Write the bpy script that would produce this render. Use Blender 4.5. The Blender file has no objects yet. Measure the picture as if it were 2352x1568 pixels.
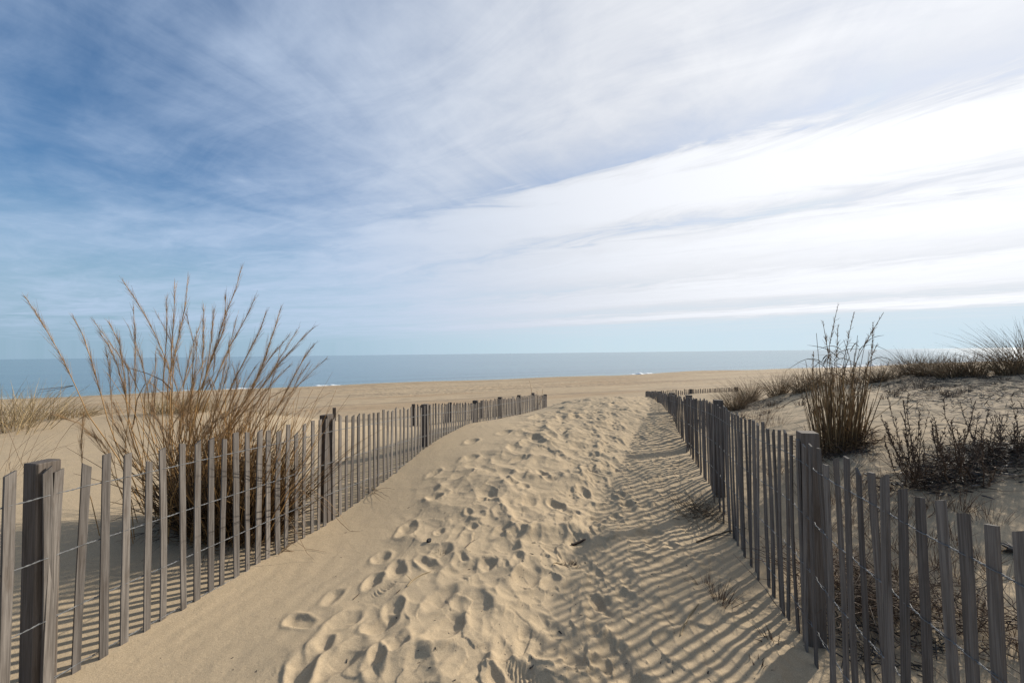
import bpy, math, random
import numpy as np
from mathutils import Matrix, Vector

random.seed(7)
RNG = np.random.default_rng(7)
R = math.radians

# ------------------------------------------------------------------ camera, sky, sun, exposure
scene = bpy.context.scene
col = scene.collection
EYE = 1.70
F = 14.0 / 36.0 * 2352.0            # focal length in the pixels the photograph was measured in (2352 wide)
PITCH, ROLL = R(1.72), R(-0.66)
CAMROT = (Matrix.Rotation(math.pi / 2 + PITCH, 3, 'X') @ Matrix.Rotation(ROLL, 3, 'Z'))
cam_data = bpy.data.cameras.new('camera')
cam_data.sensor_width = 36.0
cam_data.lens = 14.0
cam_data.clip_start = 0.02
cam_data.clip_end = 120000.0
cam = bpy.data.objects.new('camera', cam_data)
M4 = CAMROT.to_4x4()
M4.translation = (0, 0, EYE)
cam.matrix_world = M4
col.objects.link(cam)
scene.camera = cam

SUN_AZ, SUN_EL = R(55), R(25.5)
SUN = Vector((math.sin(SUN_AZ) * math.cos(SUN_EL), math.cos(SUN_AZ) * math.cos(SUN_EL), math.sin(SUN_EL)))
sun_data = bpy.data.lights.new('sun', 'SUN')
sun_data.energy = 4.6
sun_data.angle = R(1.1)
sun_data.color = (1.0, 0.93, 0.82)
sun = bpy.data.objects.new('sun', sun_data)
sun.rotation_euler = SUN.to_track_quat('Z', 'Y').to_euler()
sun.location = SUN * 60
col.objects.link(sun)

scene.view_settings.view_transform = 'Standard'
scene.view_settings.look = 'None'
scene.view_settings.gamma = 1.0
scene.view_settings.exposure = 0.30
scene.view_settings.use_curve_mapping = False


class NT:
    """small helper to write node trees"""
    def __init__(self, tree):
        self.t = tree
        self.n = tree.nodes
        self.l = tree.links

    def new(self, typ, **kw):
        nd = self.n.new(typ)
        for k, v in kw.items():
            setattr(nd, k, v)
        return nd

    def put(self, sock, v):
        if isinstance(v, bpy.types.NodeSocket):
            self.l.new(v, sock)
        else:
            sock.default_value = v

    def math(self, op, a, b=0.0, c=0.0, clamp=False):
        nd = self.new('ShaderNodeMath', operation=op, use_clamp=clamp)
        for s, v in zip(nd.inputs, (a, b, c)):
            self.put(s, v)
        return nd.outputs[0]

    def vmath(self, op, a, b=None, scale=None):
        nd = self.new('ShaderNodeVectorMath', operation=op)
        self.put(nd.inputs[0], a)
        if b is not None:
            self.put(nd.inputs[1], b)
        if scale is not None:
            self.put(nd.inputs['Scale'], scale)
        return nd.outputs['Value'] if op in ('DOT_PRODUCT', 'LENGTH') else nd.outputs['Vector']

    def comb(self, x, y, z=0.0):
        nd = self.new('ShaderNodeCombineXYZ')
        for s, v in zip(nd.inputs, (x, y, z)):
            self.put(s, v)
        return nd.outputs[0]

    def noise(self, vec, scale=1.0, detail=4.0, rough=0.5, dist=0.0, color=False):
        nd = self.new('ShaderNodeTexNoise')
        self.put(nd.inputs['Vector'], vec)
        nd.inputs['Scale'].default_value = scale
        nd.inputs['Detail'].default_value = detail
        nd.inputs['Roughness'].default_value = rough
        nd.inputs['Distortion'].default_value = dist
        return nd.outputs['Color' if color else 'Fac']

    def ramp(self, fac, a, b, lo=0.0, hi=1.0, smooth=True):
        nd = self.new('ShaderNodeMapRange')
        nd.interpolation_type = 'SMOOTHSTEP' if smooth else 'LINEAR'
        self.put(nd.inputs['Value'], fac)
        for k, v in (('From Min', a), ('From Max', b), ('To Min', lo), ('To Max', hi)):
            self.put(nd.inputs[k], v)
        return nd.outputs['Result']

    def mix(self, fac, a, b, blend='MIX'):
        nd = self.new('ShaderNodeMix', data_type='RGBA', blend_type=blend)
        self.put(nd.inputs['Factor'], fac)
        self.put(nd.inputs['A'], a if isinstance(a, bpy.types.NodeSocket) else (*a, 1))
        self.put(nd.inputs['B'], b if isinstance(b, bpy.types.NodeSocket) else (*b, 1))
        return nd.outputs['Result'] if 'Result' in nd.outputs and nd.outputs['Result'].type == 'RGBA' else nd.outputs[2]


def mix_rgba(n, fac, a, b, blend='MIX'):
    nd = n.new('ShaderNodeMix', data_type='RGBA', blend_type=blend)
    n.put(nd.inputs[0], fac)
    n.put(nd.inputs[6], a if isinstance(a, bpy.types.NodeSocket) else (*a, 1))
    n.put(nd.inputs[7], b if isinstance(b, bpy.types.NodeSocket) else (*b, 1))
    return nd.outputs[2]


def build_world():
    w = bpy.data.worlds.new('World')
    scene.world = w
    w.use_nodes = True
    n = NT(w.node_tree)
    n.n.clear()
    out = n.new('ShaderNodeOutputWorld')
    bg = n.new('ShaderNodeBackground')
    bg.inputs['Strength'].default_value = 0.1
    sky = n.new('ShaderNodeTexSky', sky_type='NISHITA')
    sky.sun_disc = False
    sky.sun_elevation = SUN_EL
    sky.sun_rotation = SUN_AZ
    sky.air_density = 1.0
    sky.dust_density = 0.3
    sky.ozone_density = 3.0
    tc = n.new('ShaderNodeTexCoord')
    d = n.vmath('NORMALIZE', tc.outputs['Generated'])
    sp = n.new('ShaderNodeSeparateXYZ')
    n.l.new(d, sp.inputs[0])
    x, y, z = sp.outputs
    zz = n.math('MAXIMUM', z, 0.03)
    px, py = n.math('DIVIDE', x, zz), n.math('DIVIDE', y, zz)
    # frame along / across the cirrus bands on the cloud sheet
    al = n.math('SUBTRACT', n.math('MULTIPLY', px, 0.866), n.math('MULTIPLY', py, 0.5))
    ac = n.math('ADD', n.math('MULTIPLY', px, 0.5), n.math('MULTIPLY', py, 0.866))
    sd = n.vmath('DOT_PRODUCT', d, tuple(SUN))
    wv = n.noise(n.comb(n.math('MULTIPLY', al, 0.22), n.math('MULTIPLY', ac, 0.35), 3.1), 1.0, 3.0, 0.5, 0.0)
    acw = n.math('ADD', ac, n.math('MULTIPLY', n.math('SUBTRACT', wv, 0.5), 1.2))
    A = n.noise(n.comb(n.math('MULTIPLY', al, 0.34), n.math('MULTIPLY', acw, 0.80), 0.7), 1.0, 7.0, 0.58, 0.5)
    B = n.noise(n.comb(n.math('MULTIPLY', al, 0.95), n.math('MULTIPLY', acw, 2.5), 5.2), 1.0, 8.0, 0.62, 1.0)
    C = n.noise(n.comb(n.math('MULTIPLY', al, 1.9), n.math('MULTIPLY', ac, 0.9), 9.4), 1.0, 8.0, 0.62, 1.1)
    fine = n.noise(n.comb(n.math('MULTIPLY', al, 4.0), n.math('MULTIPLY', ac, 5.5), 2.2), 1.0, 6.0, 0.6, 0.6)
    # the long bands that cross the right-hand sky, by their distance across the sheet
    lnc = n.math('LOGARITHM', n.math('MAXIMUM', n.math('ADD', ac, n.math('MULTIPLY', n.math('SUBTRACT', B, 0.5), n.math('MULTIPLY', ac, 0.42))), 0.2), math.e)
    band = n.new('ShaderNodeValToRGB')
    stops = [(.0, .5), (.16, .55), (.228, .30), (.26, .78), (.285, 1.0), (.335, .88), (.375, .42), (.41, .72), (.47, .8), (.55, .48), (.60, .75), (.66, .68), (.72, .28), (.755, .6), (.78, .95), (.805, .55), (.835, .12), (1.0, .1)]
    el = band.color_ramp.elements
    while len(el) < len(stops):
        el.new(.5)
    for e, (q, v) in zip(el, stops):
        e.position = q
        e.color = (v, v, v, 1)
    n.l.new(n.math('ADD', n.math('DIVIDE', lnc, 3.2), n.math('MULTIPLY', n.math('SUBTRACT', wv, 0.5), 0.05)), band.inputs[0])
    bw = n.ramp(sd, 0.30, 0.80, 0.15, 1.0)
    s = n.math('ADD', n.ramp(sd, -0.35, 0.95, -0.12, 0.50), n.ramp(z, 0.08, 0.55, 0.14, 0.0))
    s = n.math('ADD', s, n.math('MULTIPLY', n.math('MULTIPLY', n.math('SUBTRACT', band.outputs[0], 0.57), bw), 1.25))
    s = n.math('ADD', s, n.math('MULTIPLY', n.math('SUBTRACT', A, 0.5), n.ramp(sd, 0.3, 0.8, 1.0, 0.45)))
    s = n.math('ADD', s, n.math('MULTIPLY', n.math('SUBTRACT', B, 0.5), 0.50))
    s = n.math('ADD', s, n.math('MULTIPLY', n.math('SUBTRACT', C, 0.5), n.ramp(z, 0.1, 0.4, 0.1, 0.42)))
    s = n.math('ADD', s, n.math('MULTIPLY', n.math('SUBTRACT', fine, 0.5), 0.20))
    cov = n.ramp(s, -0.34, 0.66, 0.0, 1.0)
    cov = n.math('MULTIPLY', cov, n.ramp(z, 0.02, 0.075, 0.30, 1.0))
    # cloud light: forward scattering towards the sun
    fw = n.math('POWER', n.math('MAXIMUM', sd, 0.0), 2.6)
    dens = n.ramp(s, 0.30, 1.0, 0.0, 1.0)
    br = n.math('ADD', 5.7, n.math('MULTIPLY', fw, n.math('ADD', 1.45, n.math('MULTIPLY', dens, 1.75))))
    tint = mix_rgba(n, n.ramp(sd, 0.0, 0.95), (0.73, 0.91, 1.20), (0.965, 0.988, 1.04))
    cc = n.vmath('SCALE', tint, scale=br)
    hs = n.new('ShaderNodeHueSaturation')
    hs.inputs['Saturation'].default_value = 1.18
    hs.inputs['Value'].default_value = 1.0
    n.l.new(sky.outputs[0], hs.inputs['Color'])
    # the clear air low over the sea is pale blue, not amber
    air = n.vmath('SCALE', mix_rgba(n, n.ramp(sd, -.2, .85), (0.55, 0.86, 1.12), (0.78, 0.98, 1.10)), scale=n.ramp(sd, -.25, .85, 4.1, 6.4))
    # the veil dims the glow round the sun
    clear = n.vmath('MINIMUM', hs.outputs[0], (4.9, 5.7, 7.4))
    skc = mix_rgba(n, n.ramp(z, 0.02, 0.34, 0.95, 0.0), clear, air)
    colr = mix_rgba(n, cov, skc, cc)
    n.l.new(colr, bg.inputs['Color'])
    n.l.new(bg.outputs[0], out.inputs['Surface'])


build_world()


# ------------------------------------------------------------------ pixels of the photograph -> rays
def ray(px, py):
    v = CAMROT @ Vector(((px - 1176.0) / F, -(py - 784.0) / F, -1.0))
    return v / v.y


def at(px, py, Y):
    r = ray(px, py)
    return Vector((r.x * Y, Y, EYE + r.z * Y))


# ------------------------------------------------------------------ numpy noise
_perm = RNG.permutation(256)
_perm = np.concatenate([_perm, _perm, _perm])
_ga = RNG.random(256) * 2 * np.pi
_gx, _gy = np.cos(_ga), np.sin(_ga)


def perlin(x, y):
    xi, yi = np.floor(x).astype(np.int64), np.floor(y).astype(np.int64)
    xf, yf = x - xi, y - yi
    xi &= 255
    yi &= 255
    u = xf * xf * xf * (xf * (xf * 6 - 15) + 10)
    v = yf * yf * yf * (yf * (yf * 6 - 15) + 10)

    def g(ix, iy, dx, dy):
        h = _perm[_perm[ix] + iy]
        return _gx[h] * dx + _gy[h] * dy
    a = g(xi, yi, xf, yf)
    b = g(xi + 1, yi, xf - 1, yf)
    c = g(xi, yi + 1, xf, yf - 1)
    d = g(xi + 1, yi + 1, xf - 1, yf - 1)
    return (a * (1 - u) + b * u) * (1 - v) + (c * (1 - u) + d * u) * v


def fbm(x, y, o=3):
    s, a, f = 0, 1.0, 1.0
    for i in range(o):
        s = s + a * perlin(x * f + 17.3 * i, y * f + 5.1 * i)
        a *= 0.5
        f *= 2.03
    return s


_wx, _wy, _wd = RNG.random(256), RNG.random(256), RNG.random(256)


def worley(x, y):
    """squared distance to the nearest scattered point (bowls with sharp crests) and that point's random value"""
    xi, yi = np.floor(x).astype(np.int64), np.floor(y).astype(np.int64)
    best = np.full(x.shape, 9.0)
    val = np.zeros(x.shape)
    for dx in (-1, 0, 1):
        for dy in (-1, 0, 1):
            cx, cy = xi + dx, yi + dy
            h = _perm[_perm[cx & 255] + (cy & 255)]
            d = (cx + 0.1 + 0.8 * _wx[h] - x) ** 2 + (cy + 0.1 + 0.8 * _wy[h] - y) ** 2
            m = d < best
            best = np.where(m, d, best)
            val = np.where(m, _wd[h], val)
    return best, val


def sstep(a, b, x):
    t = np.clip((x - a) / (b - a), 0, 1)
    return t * t * (3 - 2 * t)


# ------------------------------------------------------------------ terrain (d = drop below the eye)
L1 = np.array([(-2.56, 0.30, .545), (-2.34, 1.88, .55), (-2.293, 2.16, .553), (-2.04, 3.1, .588), (-1.79, 4.04, .623), (-1.50, 5.12, .70),
               (-1.23, 6.15, .78), (-.842, 7.55, .944), (-.637, 8.45, 1.0), (-.20, 10.0, 1.12), (.25, 11.5, 1.25), (.725, 13.0, 1.34), (1.21, 14.2, 1.54)])
R1 = np.array([(1.13, .30, .49), (1.335, 1.041, .497), (1.383, 1.213, .504), (1.434, 1.397, .517), (1.522, 1.708, .525), (1.61, 2.02, .539), (1.785, 2.61, .533),
               (1.915, 3.167, .564), (2.02, 3.62, .579), (2.285, 4.58, .594), (2.89, 6.65, .756), (3.274, 8.16, .889),
               (3.90, 10.6, 1.08), (5.15, 15.5, 1.54)])
SH = np.array((.933, .36))                      # direction of the shore
CORNER_L, CORNER_R = np.array((1.24, 14.24)), np.array((5.17, 15.54))


def XL(y):
    return np.interp(y, L1[:, 1], L1[:, 0])


def XR(y):
    return np.interp(y, R1[:, 1], R1[:, 0])


CP = np.array([
    # foot of the left fence
    (-2.5, 0, 1.66), (-2.36, 1.5, 1.65), (-2.29, 2.16, 1.635), (-2.04, 3.1, 1.635), (-1.79, 4.04, 1.634), (-1.5, 5.1, 1.5), (-1.23, 6.15, 1.35),
    (-.842, 7.55, 1.32), (-.637, 8.45, 1.425), (-.2, 10, 1.6), (.25, 11.5, 1.75), (.725, 13, 1.89), (1.21, 14.2, 1.94),
    # foot of the right fence
    (1.15, .3, 1.75), (1.383, 1.213, 1.75), (1.64, 2.12, 1.752), (1.76, 2.49, 1.77), (1.91, 3.16, 1.77), (2.0, 3.556, 1.762),
    (2.13, 4.08, 1.76), (2.26, 4.64, 1.66), (2.57, 5.5, 1.64), (2.85, 6.5, 1.63), (3.07, 7.36, 1.515), (3.24, 8.04, 1.417), (3.37, 8.54, 1.35),
    (3.62, 9.5, 1.35), (3.82, 10.3, 1.33), (4.23, 11.9, 1.42), (4.61, 13.4, 1.52), (5.15, 15.5, 1.73),
    # the path
    (0, 0, 1.66), (0, 1.5, 1.66), (-.9, 2.1, 1.62), (.4, 2.2, 1.68), (1.1, 2.3, 1.73), (-.6, 3.3, 1.58), (.3, 3.3, 1.62), (1.2, 3.4, 1.7),
    (-.3, 4.6, 1.46), (.6, 4.8, 1.5), (1.5, 5, 1.58), (0, 6.2, 1.34), (1, 6.5, 1.36), (2, 6.6, 1.5), (.6, 8, 1.28), (1.6, 8.2, 1.27), (2.6, 8.3, 1.3),
    (1.2, 9.6, 1.34), (2.3, 9.8, 1.26), (2, 11, 1.30), (3.2, 11.2, 1.29), (2.6, 12.8, 1.47), (3.8, 13, 1.49), (3, 14.5, 1.72), (4, 15, 1.72), (2.2, 14.3, 1.8),
    # dune behind the left fence
    (-3, .5, 1.55), (-4, 1, 1.42), (-3, 2, 1.54), (-2.9, 3, 1.5), (-4, 3, 1.36), (-3, 4.5, 1.42), (-4.5, 4.5, 1.25), (-6, 4, 1.2), (-2.3, 5.5, 1.42),
    (-3.5, 6.2, 1.24), (-5, 6.2, 1.14), (-7, 5.5, 1.1), (-9, 5.5, 1.06), (-2, 7, 1.42), (-4.6, 8.5, 1.29), (-6.1, 7.96, 1.065), (-8.1, 7.16, 1.04),
    (-8.9, 6.9, 1.05), (-1.3, 8.5, 1.55), (-2.5, 9.5, 1.72), (-1, 10.5, 1.85), (-.5, 12, 2.0), (.3, 13.4, 2.04), (1, 14.2, 2.0), (-1, 13.35, 2.13),
    (-3.1, 12.45, 2.22), (-5.24, 11.7, 2.25), (-6.5, 9.8, 1.7), (-8.8, 9.5, 1.85), (-4, 10.2, 1.78), (-8, 11.5, 2.3), (-12, 9, 2.0), (-12, 6, 1.15),
    (-14, 4, 1.2), (-8, 2, 1.25), (-12, 0, 1.2), (-6, -1, 1.4),
    # dune behind the right fence
    (2.6, 1.5, 1.6), (3.2, 1.5, 1.45), (2.5, 2.3, 1.6), (3.15, 2.56, 1.42), (4, 2.5, 1.25), (2.9, 3.5, 1.48), (3.74, 3.55, 1.22), (4.94, 3.85, .87),
    (3, 4.5, 1.5), (3.85, 4.73, 1.2), (4.8, 5, .98), (6, 5.65, .8), (3.4, 6, 1.5), (4.3, 6.5, 1.25), (5.3, 7, 1.02), (7, 6.8, .68), (8.3, 8.2, .55),
    (10.3, 8, .32), (8, 4, .6), (12, 5, .2), (7.5, 10.1, .9), (5.7, 10, 1.36), (4.6, 9, 1.45), (4.2, 7.6, 1.42), (4.6, 11, 1.55), (5.8, 13, 1.75),
    (7, 14.5, 1.8), (9.7, 17.3, 1.78), (7.4, 16.4, 1.74), (9, 12.5, 1.3), (11, 11, .9), (13, 12, 1.0), (15, 9, .3), (13, 16, 1.7), (18, 14, 1.2),
    (5, 1, 1.1), (8, 1, .7), (0, 18, 2.5), (-6, 15, 2.5), (6, 19.5, 2.45), (12, 21, 2.4), (0, -1.5, 1.68), (4, -1, 1.3)])


def _tps_fit(P, lam=0.004):
    n = len(P)
    d2 = ((P[:, None, :2] - P[None, :, :2]) ** 2).sum(-1)
    K = 0.5 * d2 * np.log(d2 + 1e-9) + lam * np.eye(n)
    Q = np.hstack([np.ones((n, 1)), P[:, :2]])
    A = np.block([[K, Q], [Q.T, np.zeros((3, 3))]])
    return np.linalg.solve(A, np.concatenate([P[:, 2], np.zeros(3)]))


_W = _tps_fit(CP)


def tps(x, y):
    sh = x.shape
    x, y = x.ravel(), y.ravel()
    out = np.empty_like(x)
    for i in range(0, len(x), 60000):
        a, b = x[i:i + 60000], y[i:i + 60000]
        d2 = (a[:, None] - CP[None, :, 0]) ** 2 + (b[:, None] - CP[None, :, 1]) ** 2
        out[i:i + 60000] = (0.5 * d2 * np.log(d2 + 1e-9)) @ _W[:-3] + _W[-3] + _W[-2] * a + _W[-1] * b
    return out.reshape(sh)


QB = np.array([(0, 2.0), (13, 2.2), (16, 2.42), (20, 2.66), (30, 3.05), (45, 3.58), (56, 3.98), (63, 4.26), (65.5, 4.42), (69, 4.8), (72, 5.15), (80, 6.0), (120, 9.0), (500, 12.0)])


def shore_q(x, y):
    return -.36 * x + .933 * y


def base_drop(x, y):
    """smooth terrain: fitted dune and path near the camera, the beach profile beyond"""
    q = shore_q(x, y)
    s = .933 * x + .36 * y
    qq = q + 5.0 * (1 - sstep(-55, -5, s)) * sstep(25, 55, q) + 1.3 * np.sin(s / 17.0 + 1.0) * sstep(30, 60, q) + .7 * np.sin(s / 6.1) * sstep(40, 60, q)
    db = np.interp(qq, QB[:, 0], QB[:, 1])
    db = db - (.10 * np.sin(s / 11.0 + .6) + .08 * np.sin(s / 4.7)) * sstep(50, 60, qq) * (1 - sstep(65, 69, qq))
    w = sstep(13.2, 18.5, q)
    dd = db.copy()
    m = w < 1
    if m.any():
        dn = tps(np.clip(x[m], -13.5, 17), np.clip(y[m], -1.5, 22))
        dd[m] = dn * (1 - w[m]) + db[m] * w[m]
    return dd


def traffic(x, y):
    u = (x - XL(y)) / (XR(y) - XL(y))
    return sstep(.13, .36, u + .06 * np.sin(y * 1.7)) * (1 - sstep(.93, 1.03, u)) * sstep(-1, .5, y) * (1 - sstep(14.5, 17, y)), u


def micro(x, y):
    """wind and footfall relief"""
    T, u = traffic(x, y)
    q = shore_q(x, y)
    near = 1 - sstep(16, 30, np.hypot(x, y))
    wx = x + .15 * perlin(x * 1.9 + 3, y * 1.9) + .055 * perlin(x * 5, y * 5 + 9) + .02 * perlin(x * 13, y * 13)
    wy = y + .15 * perlin(x * 1.9, y * 1.9 + 40) + .055 * perlin(x * 5 + 31, y * 5) + .02 * perlin(x * 13 + 5, y * 13)
    # path frame: the path runs to the right as it goes away
    a = .26 * wx + .966 * wy
    b = .966 * wx - .26 * wy
    rt = sstep(.45, .70, u)                       # the right half is trodden harder
    F1, v1 = worley(a / .30, b / .25)
    F2, v2 = worley(a / .15 + 7.3, b / .125 + 2.7)
    F3, v3 = worley(a / .55 + 1.3, b / .46 + 9.7)
    F4, v4 = worley(a / .085 + 3.1, b / .07 + 1.7)
    k1 = .15 + 1.15 * v1 ** 1.5
    calm = 1 - .38 * sstep(.66, .84, u) - .25 * sstep(.8, .95, u) * (1 - sstep(3, 5, y))
    patch = .35 + .65 * sstep(-.25, .3, perlin(x * .9 + 11, y * .9 + 2))
    crest = 1 - np.abs(perlin(a * 2.1 + 5, b * 2.6 + 8)) * 1.8
    h = .86 * T * calm * (.115 * k1 * patch * (np.minimum(F1, .40) - .2)
             + .085 * (.1 + 1.2 * v2 ** 2) * (np.minimum(F2, .38) - .17) * (.34 + .66 * rt)
             + .100 * (np.minimum(F3, .5) - .24) * (1 - .3 * rt)
             + .05 * v4 ** 2 * (np.minimum(F4, .38) - .15) * rt
             + .040 * crest * patch)
    rf = rt * (1 - sstep(.97, 1.05, u)) * (1 - sstep(13, 16, y)) * sstep(-1, .5, y)
    h = h + rf * (.012 * perlin(a * 2.4, b * 5.0) + .004 * perlin(a * 9.0, b * 4.0))
    h = h + near * (.022 * fbm(x * 1.1, y * 1.1, 3) * (.35 + .65 * T) + .0045 * fbm(x * 7, y * 5, 2) * (.5 + .5 * T))
    # soft mounding and litter-broken ground behind the right fence
    rd = sstep(1.0, 1.1, u) * near
    h = h + rd * (.03 * fbm(x * 1.8 + 9, y * 1.8, 3) + .010 * fbm(x * 9, y * 9, 2))
    # wind ripples on the smooth flank by the left fence
    lf = (1 - sstep(.25, .45, u)) * sstep(-.02, .06, u) * near
    h = h + lf * .0013 * np.sin(2 * np.pi * (b * 6.2 + .8 * perlin(x * 1.5, y * 1.5) * 2)) * sstep(-.1, .35, perlin(x * .9 + 4, y * .9))
    # open beach: trampled, rutted
    bw = sstep(14, 19, q) * (1 - sstep(62, 66, q))
    if bw.max() > 0:
        FB, vb = worley(x / .8, y / .8)
        h = h + bw * (.05 * fbm(x * .25, y * .25, 3) - .05 * vb * (FB < .10) * sstep(.1, .4, perlin(x * .06 + 3, y * .06) + .25))
        for qt in (16.4, 33.2, 34.9, 24.5, 44.0):
            wob = .25 * perlin((.933 * x + .36 * y) * .05 + qt, 0 * x)
            h = h - bw * .035 * np.exp(-((q - qt - wob) / .16) ** 2)
    return h


# single footprints that can be told apart: pixel of the photograph, length, width, depth, angle from the path
PRINTS = [(997, 1142, .20, .17, .055, 0), (996, 1088, .27, .12, .05, -10), (935, 1217, .30, .15, .06, 15), (1008, 1224, .13, .10, .035, 0), (1106, 1149, .12, .1, .045, 0),
          (1101, 1186, .13, .11, .04, 0), (1148, 1179, .17, .13, .045, 10), (1075, 1178, .1, .08, .03, 0), (1084, 1210, .1, .09, .035, 0), (1209, 1152, .26, .17, .06, -20), (1280, 1162, .28, .15, .07, 30),
          (1162, 1216, .3, .13, .065, -25), (877, 1281, .18, .13, .045, 20), (911, 1311, .24, .13, .055, 30), (857, 1337, .18, .12, .05, 10), (765, 1371, .15, .11, .04, 0), (884, 1352, .26, .1, .02, -30),
          (982, 1294, .22, .12, .05, 60), (1060, 1312, .34, .18, .06, -30), (1121, 1296, .18, .13, .055, 0), (1057, 1286, .17, .12, .04, 10), (1013, 1268, .2, .14, .05, -20), (688, 1427, .2, .1, .04, 80),
          (782, 1433, .28, .13, .055, -15), (904, 1399, .2, .12, .045, 20), (874, 1433, .2, .12, .05, -40), (738, 1484, .15, .12, .055, 0), (785, 1513, .28, .17, .07, -20), (860, 1525, .2, .1, .05, 30),
          (911, 1481, .17, .13, .05, 0), (1257, 1437, .26, .14, .03, 50), (1216, 1477, .28, .16, .05, 10), (694, 1538, .26, .14, .06, 30), (1202, 1552, .3, .1, .03, 80), (1419, 1521, .32, .2, .07, 20),
          (1077, 1054, .3, .17, .06, -20), (1196, 1054, .34, .16, .065, -30), (1199, 1088, .25, .15, .06, 0), (1250, 1093, .34, .12, .05, 40), (1175, 1111, .17, .15, .05, 0), (1202, 1117, .16, .12, .045, 0),
          (1338, 1132, .24, .14, .07, 10), (1083, 1013, .28, .18, .06, -10), (1158, 993, .3, .18, .05, -20), (1233, 1006, .3, .16, .06, 40), (1180, 1030, .3, .2, .04, 0), (1289, 961, .25, .18, .05, 0),
          (1300, 987, .28, .18, .06, -20), (1379, 1051, .3, .18, .07, 30), (1330, 1250, .3, .16, .06, 0), (1210, 1330, .3, .15, .05, -30), (1100, 1400, .32, .16, .028, 20), (1020, 1450, .3, .16, .045, -10),
          (1150, 1360, .3, .15, .022, 40), (1010, 1375, .28, .14, .05, -20), (1320, 1500, .26, .14, .05, 10), (1380, 1400, .3, .16, .06, -20), (1440, 1330, .26, .15, .06, 10), (1500, 1250, .26, .15, .06, 0),
          (960, 1530, .26, .13, .04, 30), (1080, 1520, .3, .15, .045, -20), (1290, 1290, .24, .13, .05, 20), (1370, 1200, .26, .14, .06, -10), (1440, 1150, .24, .14, .05, 30)]
STAMPS = []                                       # x, y, half length, half width, depth, cos, sin


def base_hit(px, py):
    """where the view ray through a pixel meets the smooth terrain"""
    r = ray(px, py)
    Y = np.concatenate([np.linspace(.8, 20, 1500), np.linspace(20, 130, 1200)])
    gap = -r.z * Y - base_drop(r.x * Y, Y)
    k = np.argmax(gap > 0)
    k = max(k, 1)
    t = gap[k - 1] / (gap[k - 1] - gap[k])
    return r.x * (Y[k - 1] + t * (Y[k] - Y[k - 1])), Y[k - 1] + t * (Y[k] - Y[k - 1])


for (px, py, ln, wd, dp, ang) in PRINTS:
    x, y = base_hit(px, py)
    th = R(75 + ang)
    STAMPS.append((x, y, ln / 2, wd / 2, dp, math.cos(th), math.sin(th)))
_n = 0
while _n < 150:                                   # the crowd of prints further up and to the right
    y = random.uniform(2.0, 14.5)
    u = random.uniform(.3, .86)
    x = XL(y) + u * (XR(y) - XL(y))
    if u < .5 and y < 6.5:
        continue
    th = R(75 + random.gauss(0, 22))
    kk = random.uniform(.55, 1.15)
    STAMPS.append((x, y, .14 * kk, random.uniform(.055, .095) * kk, random.uniform(.022, .055) * kk, math.cos(th), math.sin(th)))
    _n += 1
for _ in range(46):                               # a few shallow old ones outside the fences
    y = random.uniform(2.5, 9)
    x = random.choice([XL(y) - random.uniform(.4, 4), XR(y) + random.uniform(.6, 4)])
    th = random.uniform(0, 6.28)
    STAMPS.append((x, y, .12, .09, random.uniform(.01, .022), math.cos(th), math.sin(th)))


def stamp(x, y, st, h):
    sx, sy, la, lb, dp, c, s = st
    dx, dy = x - sx, y - sy
    dx = dx + .030 * perlin(x * 6.5 + sx * 7, y * 6.5) + .012 * perlin(x * 17, y * 17 + sx)
    dy = dy + .030 * perlin(x * 6.5, y * 6.5 + sx * 11) + .012 * perlin(x * 17 + sx, y * 17)
    a, b = dx * c + dy * s, -dx * s + dy * c
    e = np.sqrt((a / la) ** 2 + (b / lb) ** 2)
    soft = .35 + .5 * ((sx * 37.7 + sy * 11.3) % 1.0)          # some crisp, most slumped by the wind
    # floor sinks towards the toe, the back wall is a gentle ramp
    ramp_ = 1 + .45 * np.clip(a / la, -1.2, 1.2)
    lip = .13 * dp * np.exp(-((e - 1.22) / .28) ** 2) * (1 + 1.3 * perlin(x * 5 + sx, y * 5 + sy))
    if (round(sx, 3), round(sy, 3)) in TREADS:
        h = h + .003 * np.sin(a * 2 * np.pi / .022 + 2.5 * np.sin(b * 38)) * (1 - sstep(.55, .9, e))
    return h - (.34 if la > .115 else .40) * dp * ramp_ * (1 - sstep(.8 - .95 * soft, 1.25, e)) + lip


TREADS = {(round(STAMPS[i][0], 3), round(STAMPS[i][1], 3)) for i in (1, 16, 33)}
_SX, _SY = np.array([q[0] for q in STAMPS]), np.array([q[1] for q in STAMPS])


def height(x, y):
    """world z of the sand at points (arrays or floats)"""
    x, y = np.atleast_1d(np.asarray(x, float)), np.atleast_1d(np.asarray(y, float))
    z = EYE - base_drop(x, y) + micro(x, y)
    near = (_SX > x.min() - .4) & (_SX < x.max() + .4) & (_SY > y.min() - .4) & (_SY < y.max() + .4)
    for k in np.nonzero(near)[0]:
        st = STAMPS[k]
        m = (np.abs(x - st[0]) < .4) & (np.abs(y - st[1]) < .4)
        if m.any():
            z[m] = stamp(x[m], y[m], st, z[m])
    return z


def gz(x, y):
    return float(height(x, y)[0])


def hit(px, py):
    x, y = base_hit(px, py)
    return Vector((x, y, gz(x, y)))


# ------------------------------------------------------------------ object helpers
def tag(o, label=None, cat=None, group=None, kind=None):
    for k, v in (('label', label), ('category', cat), ('group', group), ('kind', kind)):
        if v:
            o[k] = v
    return o


def empty(name, loc):
    o = bpy.data.objects.new(name, None)
    o.location = loc
    o.empty_display_size = .1
    col.objects.link(o)
    return o


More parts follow.
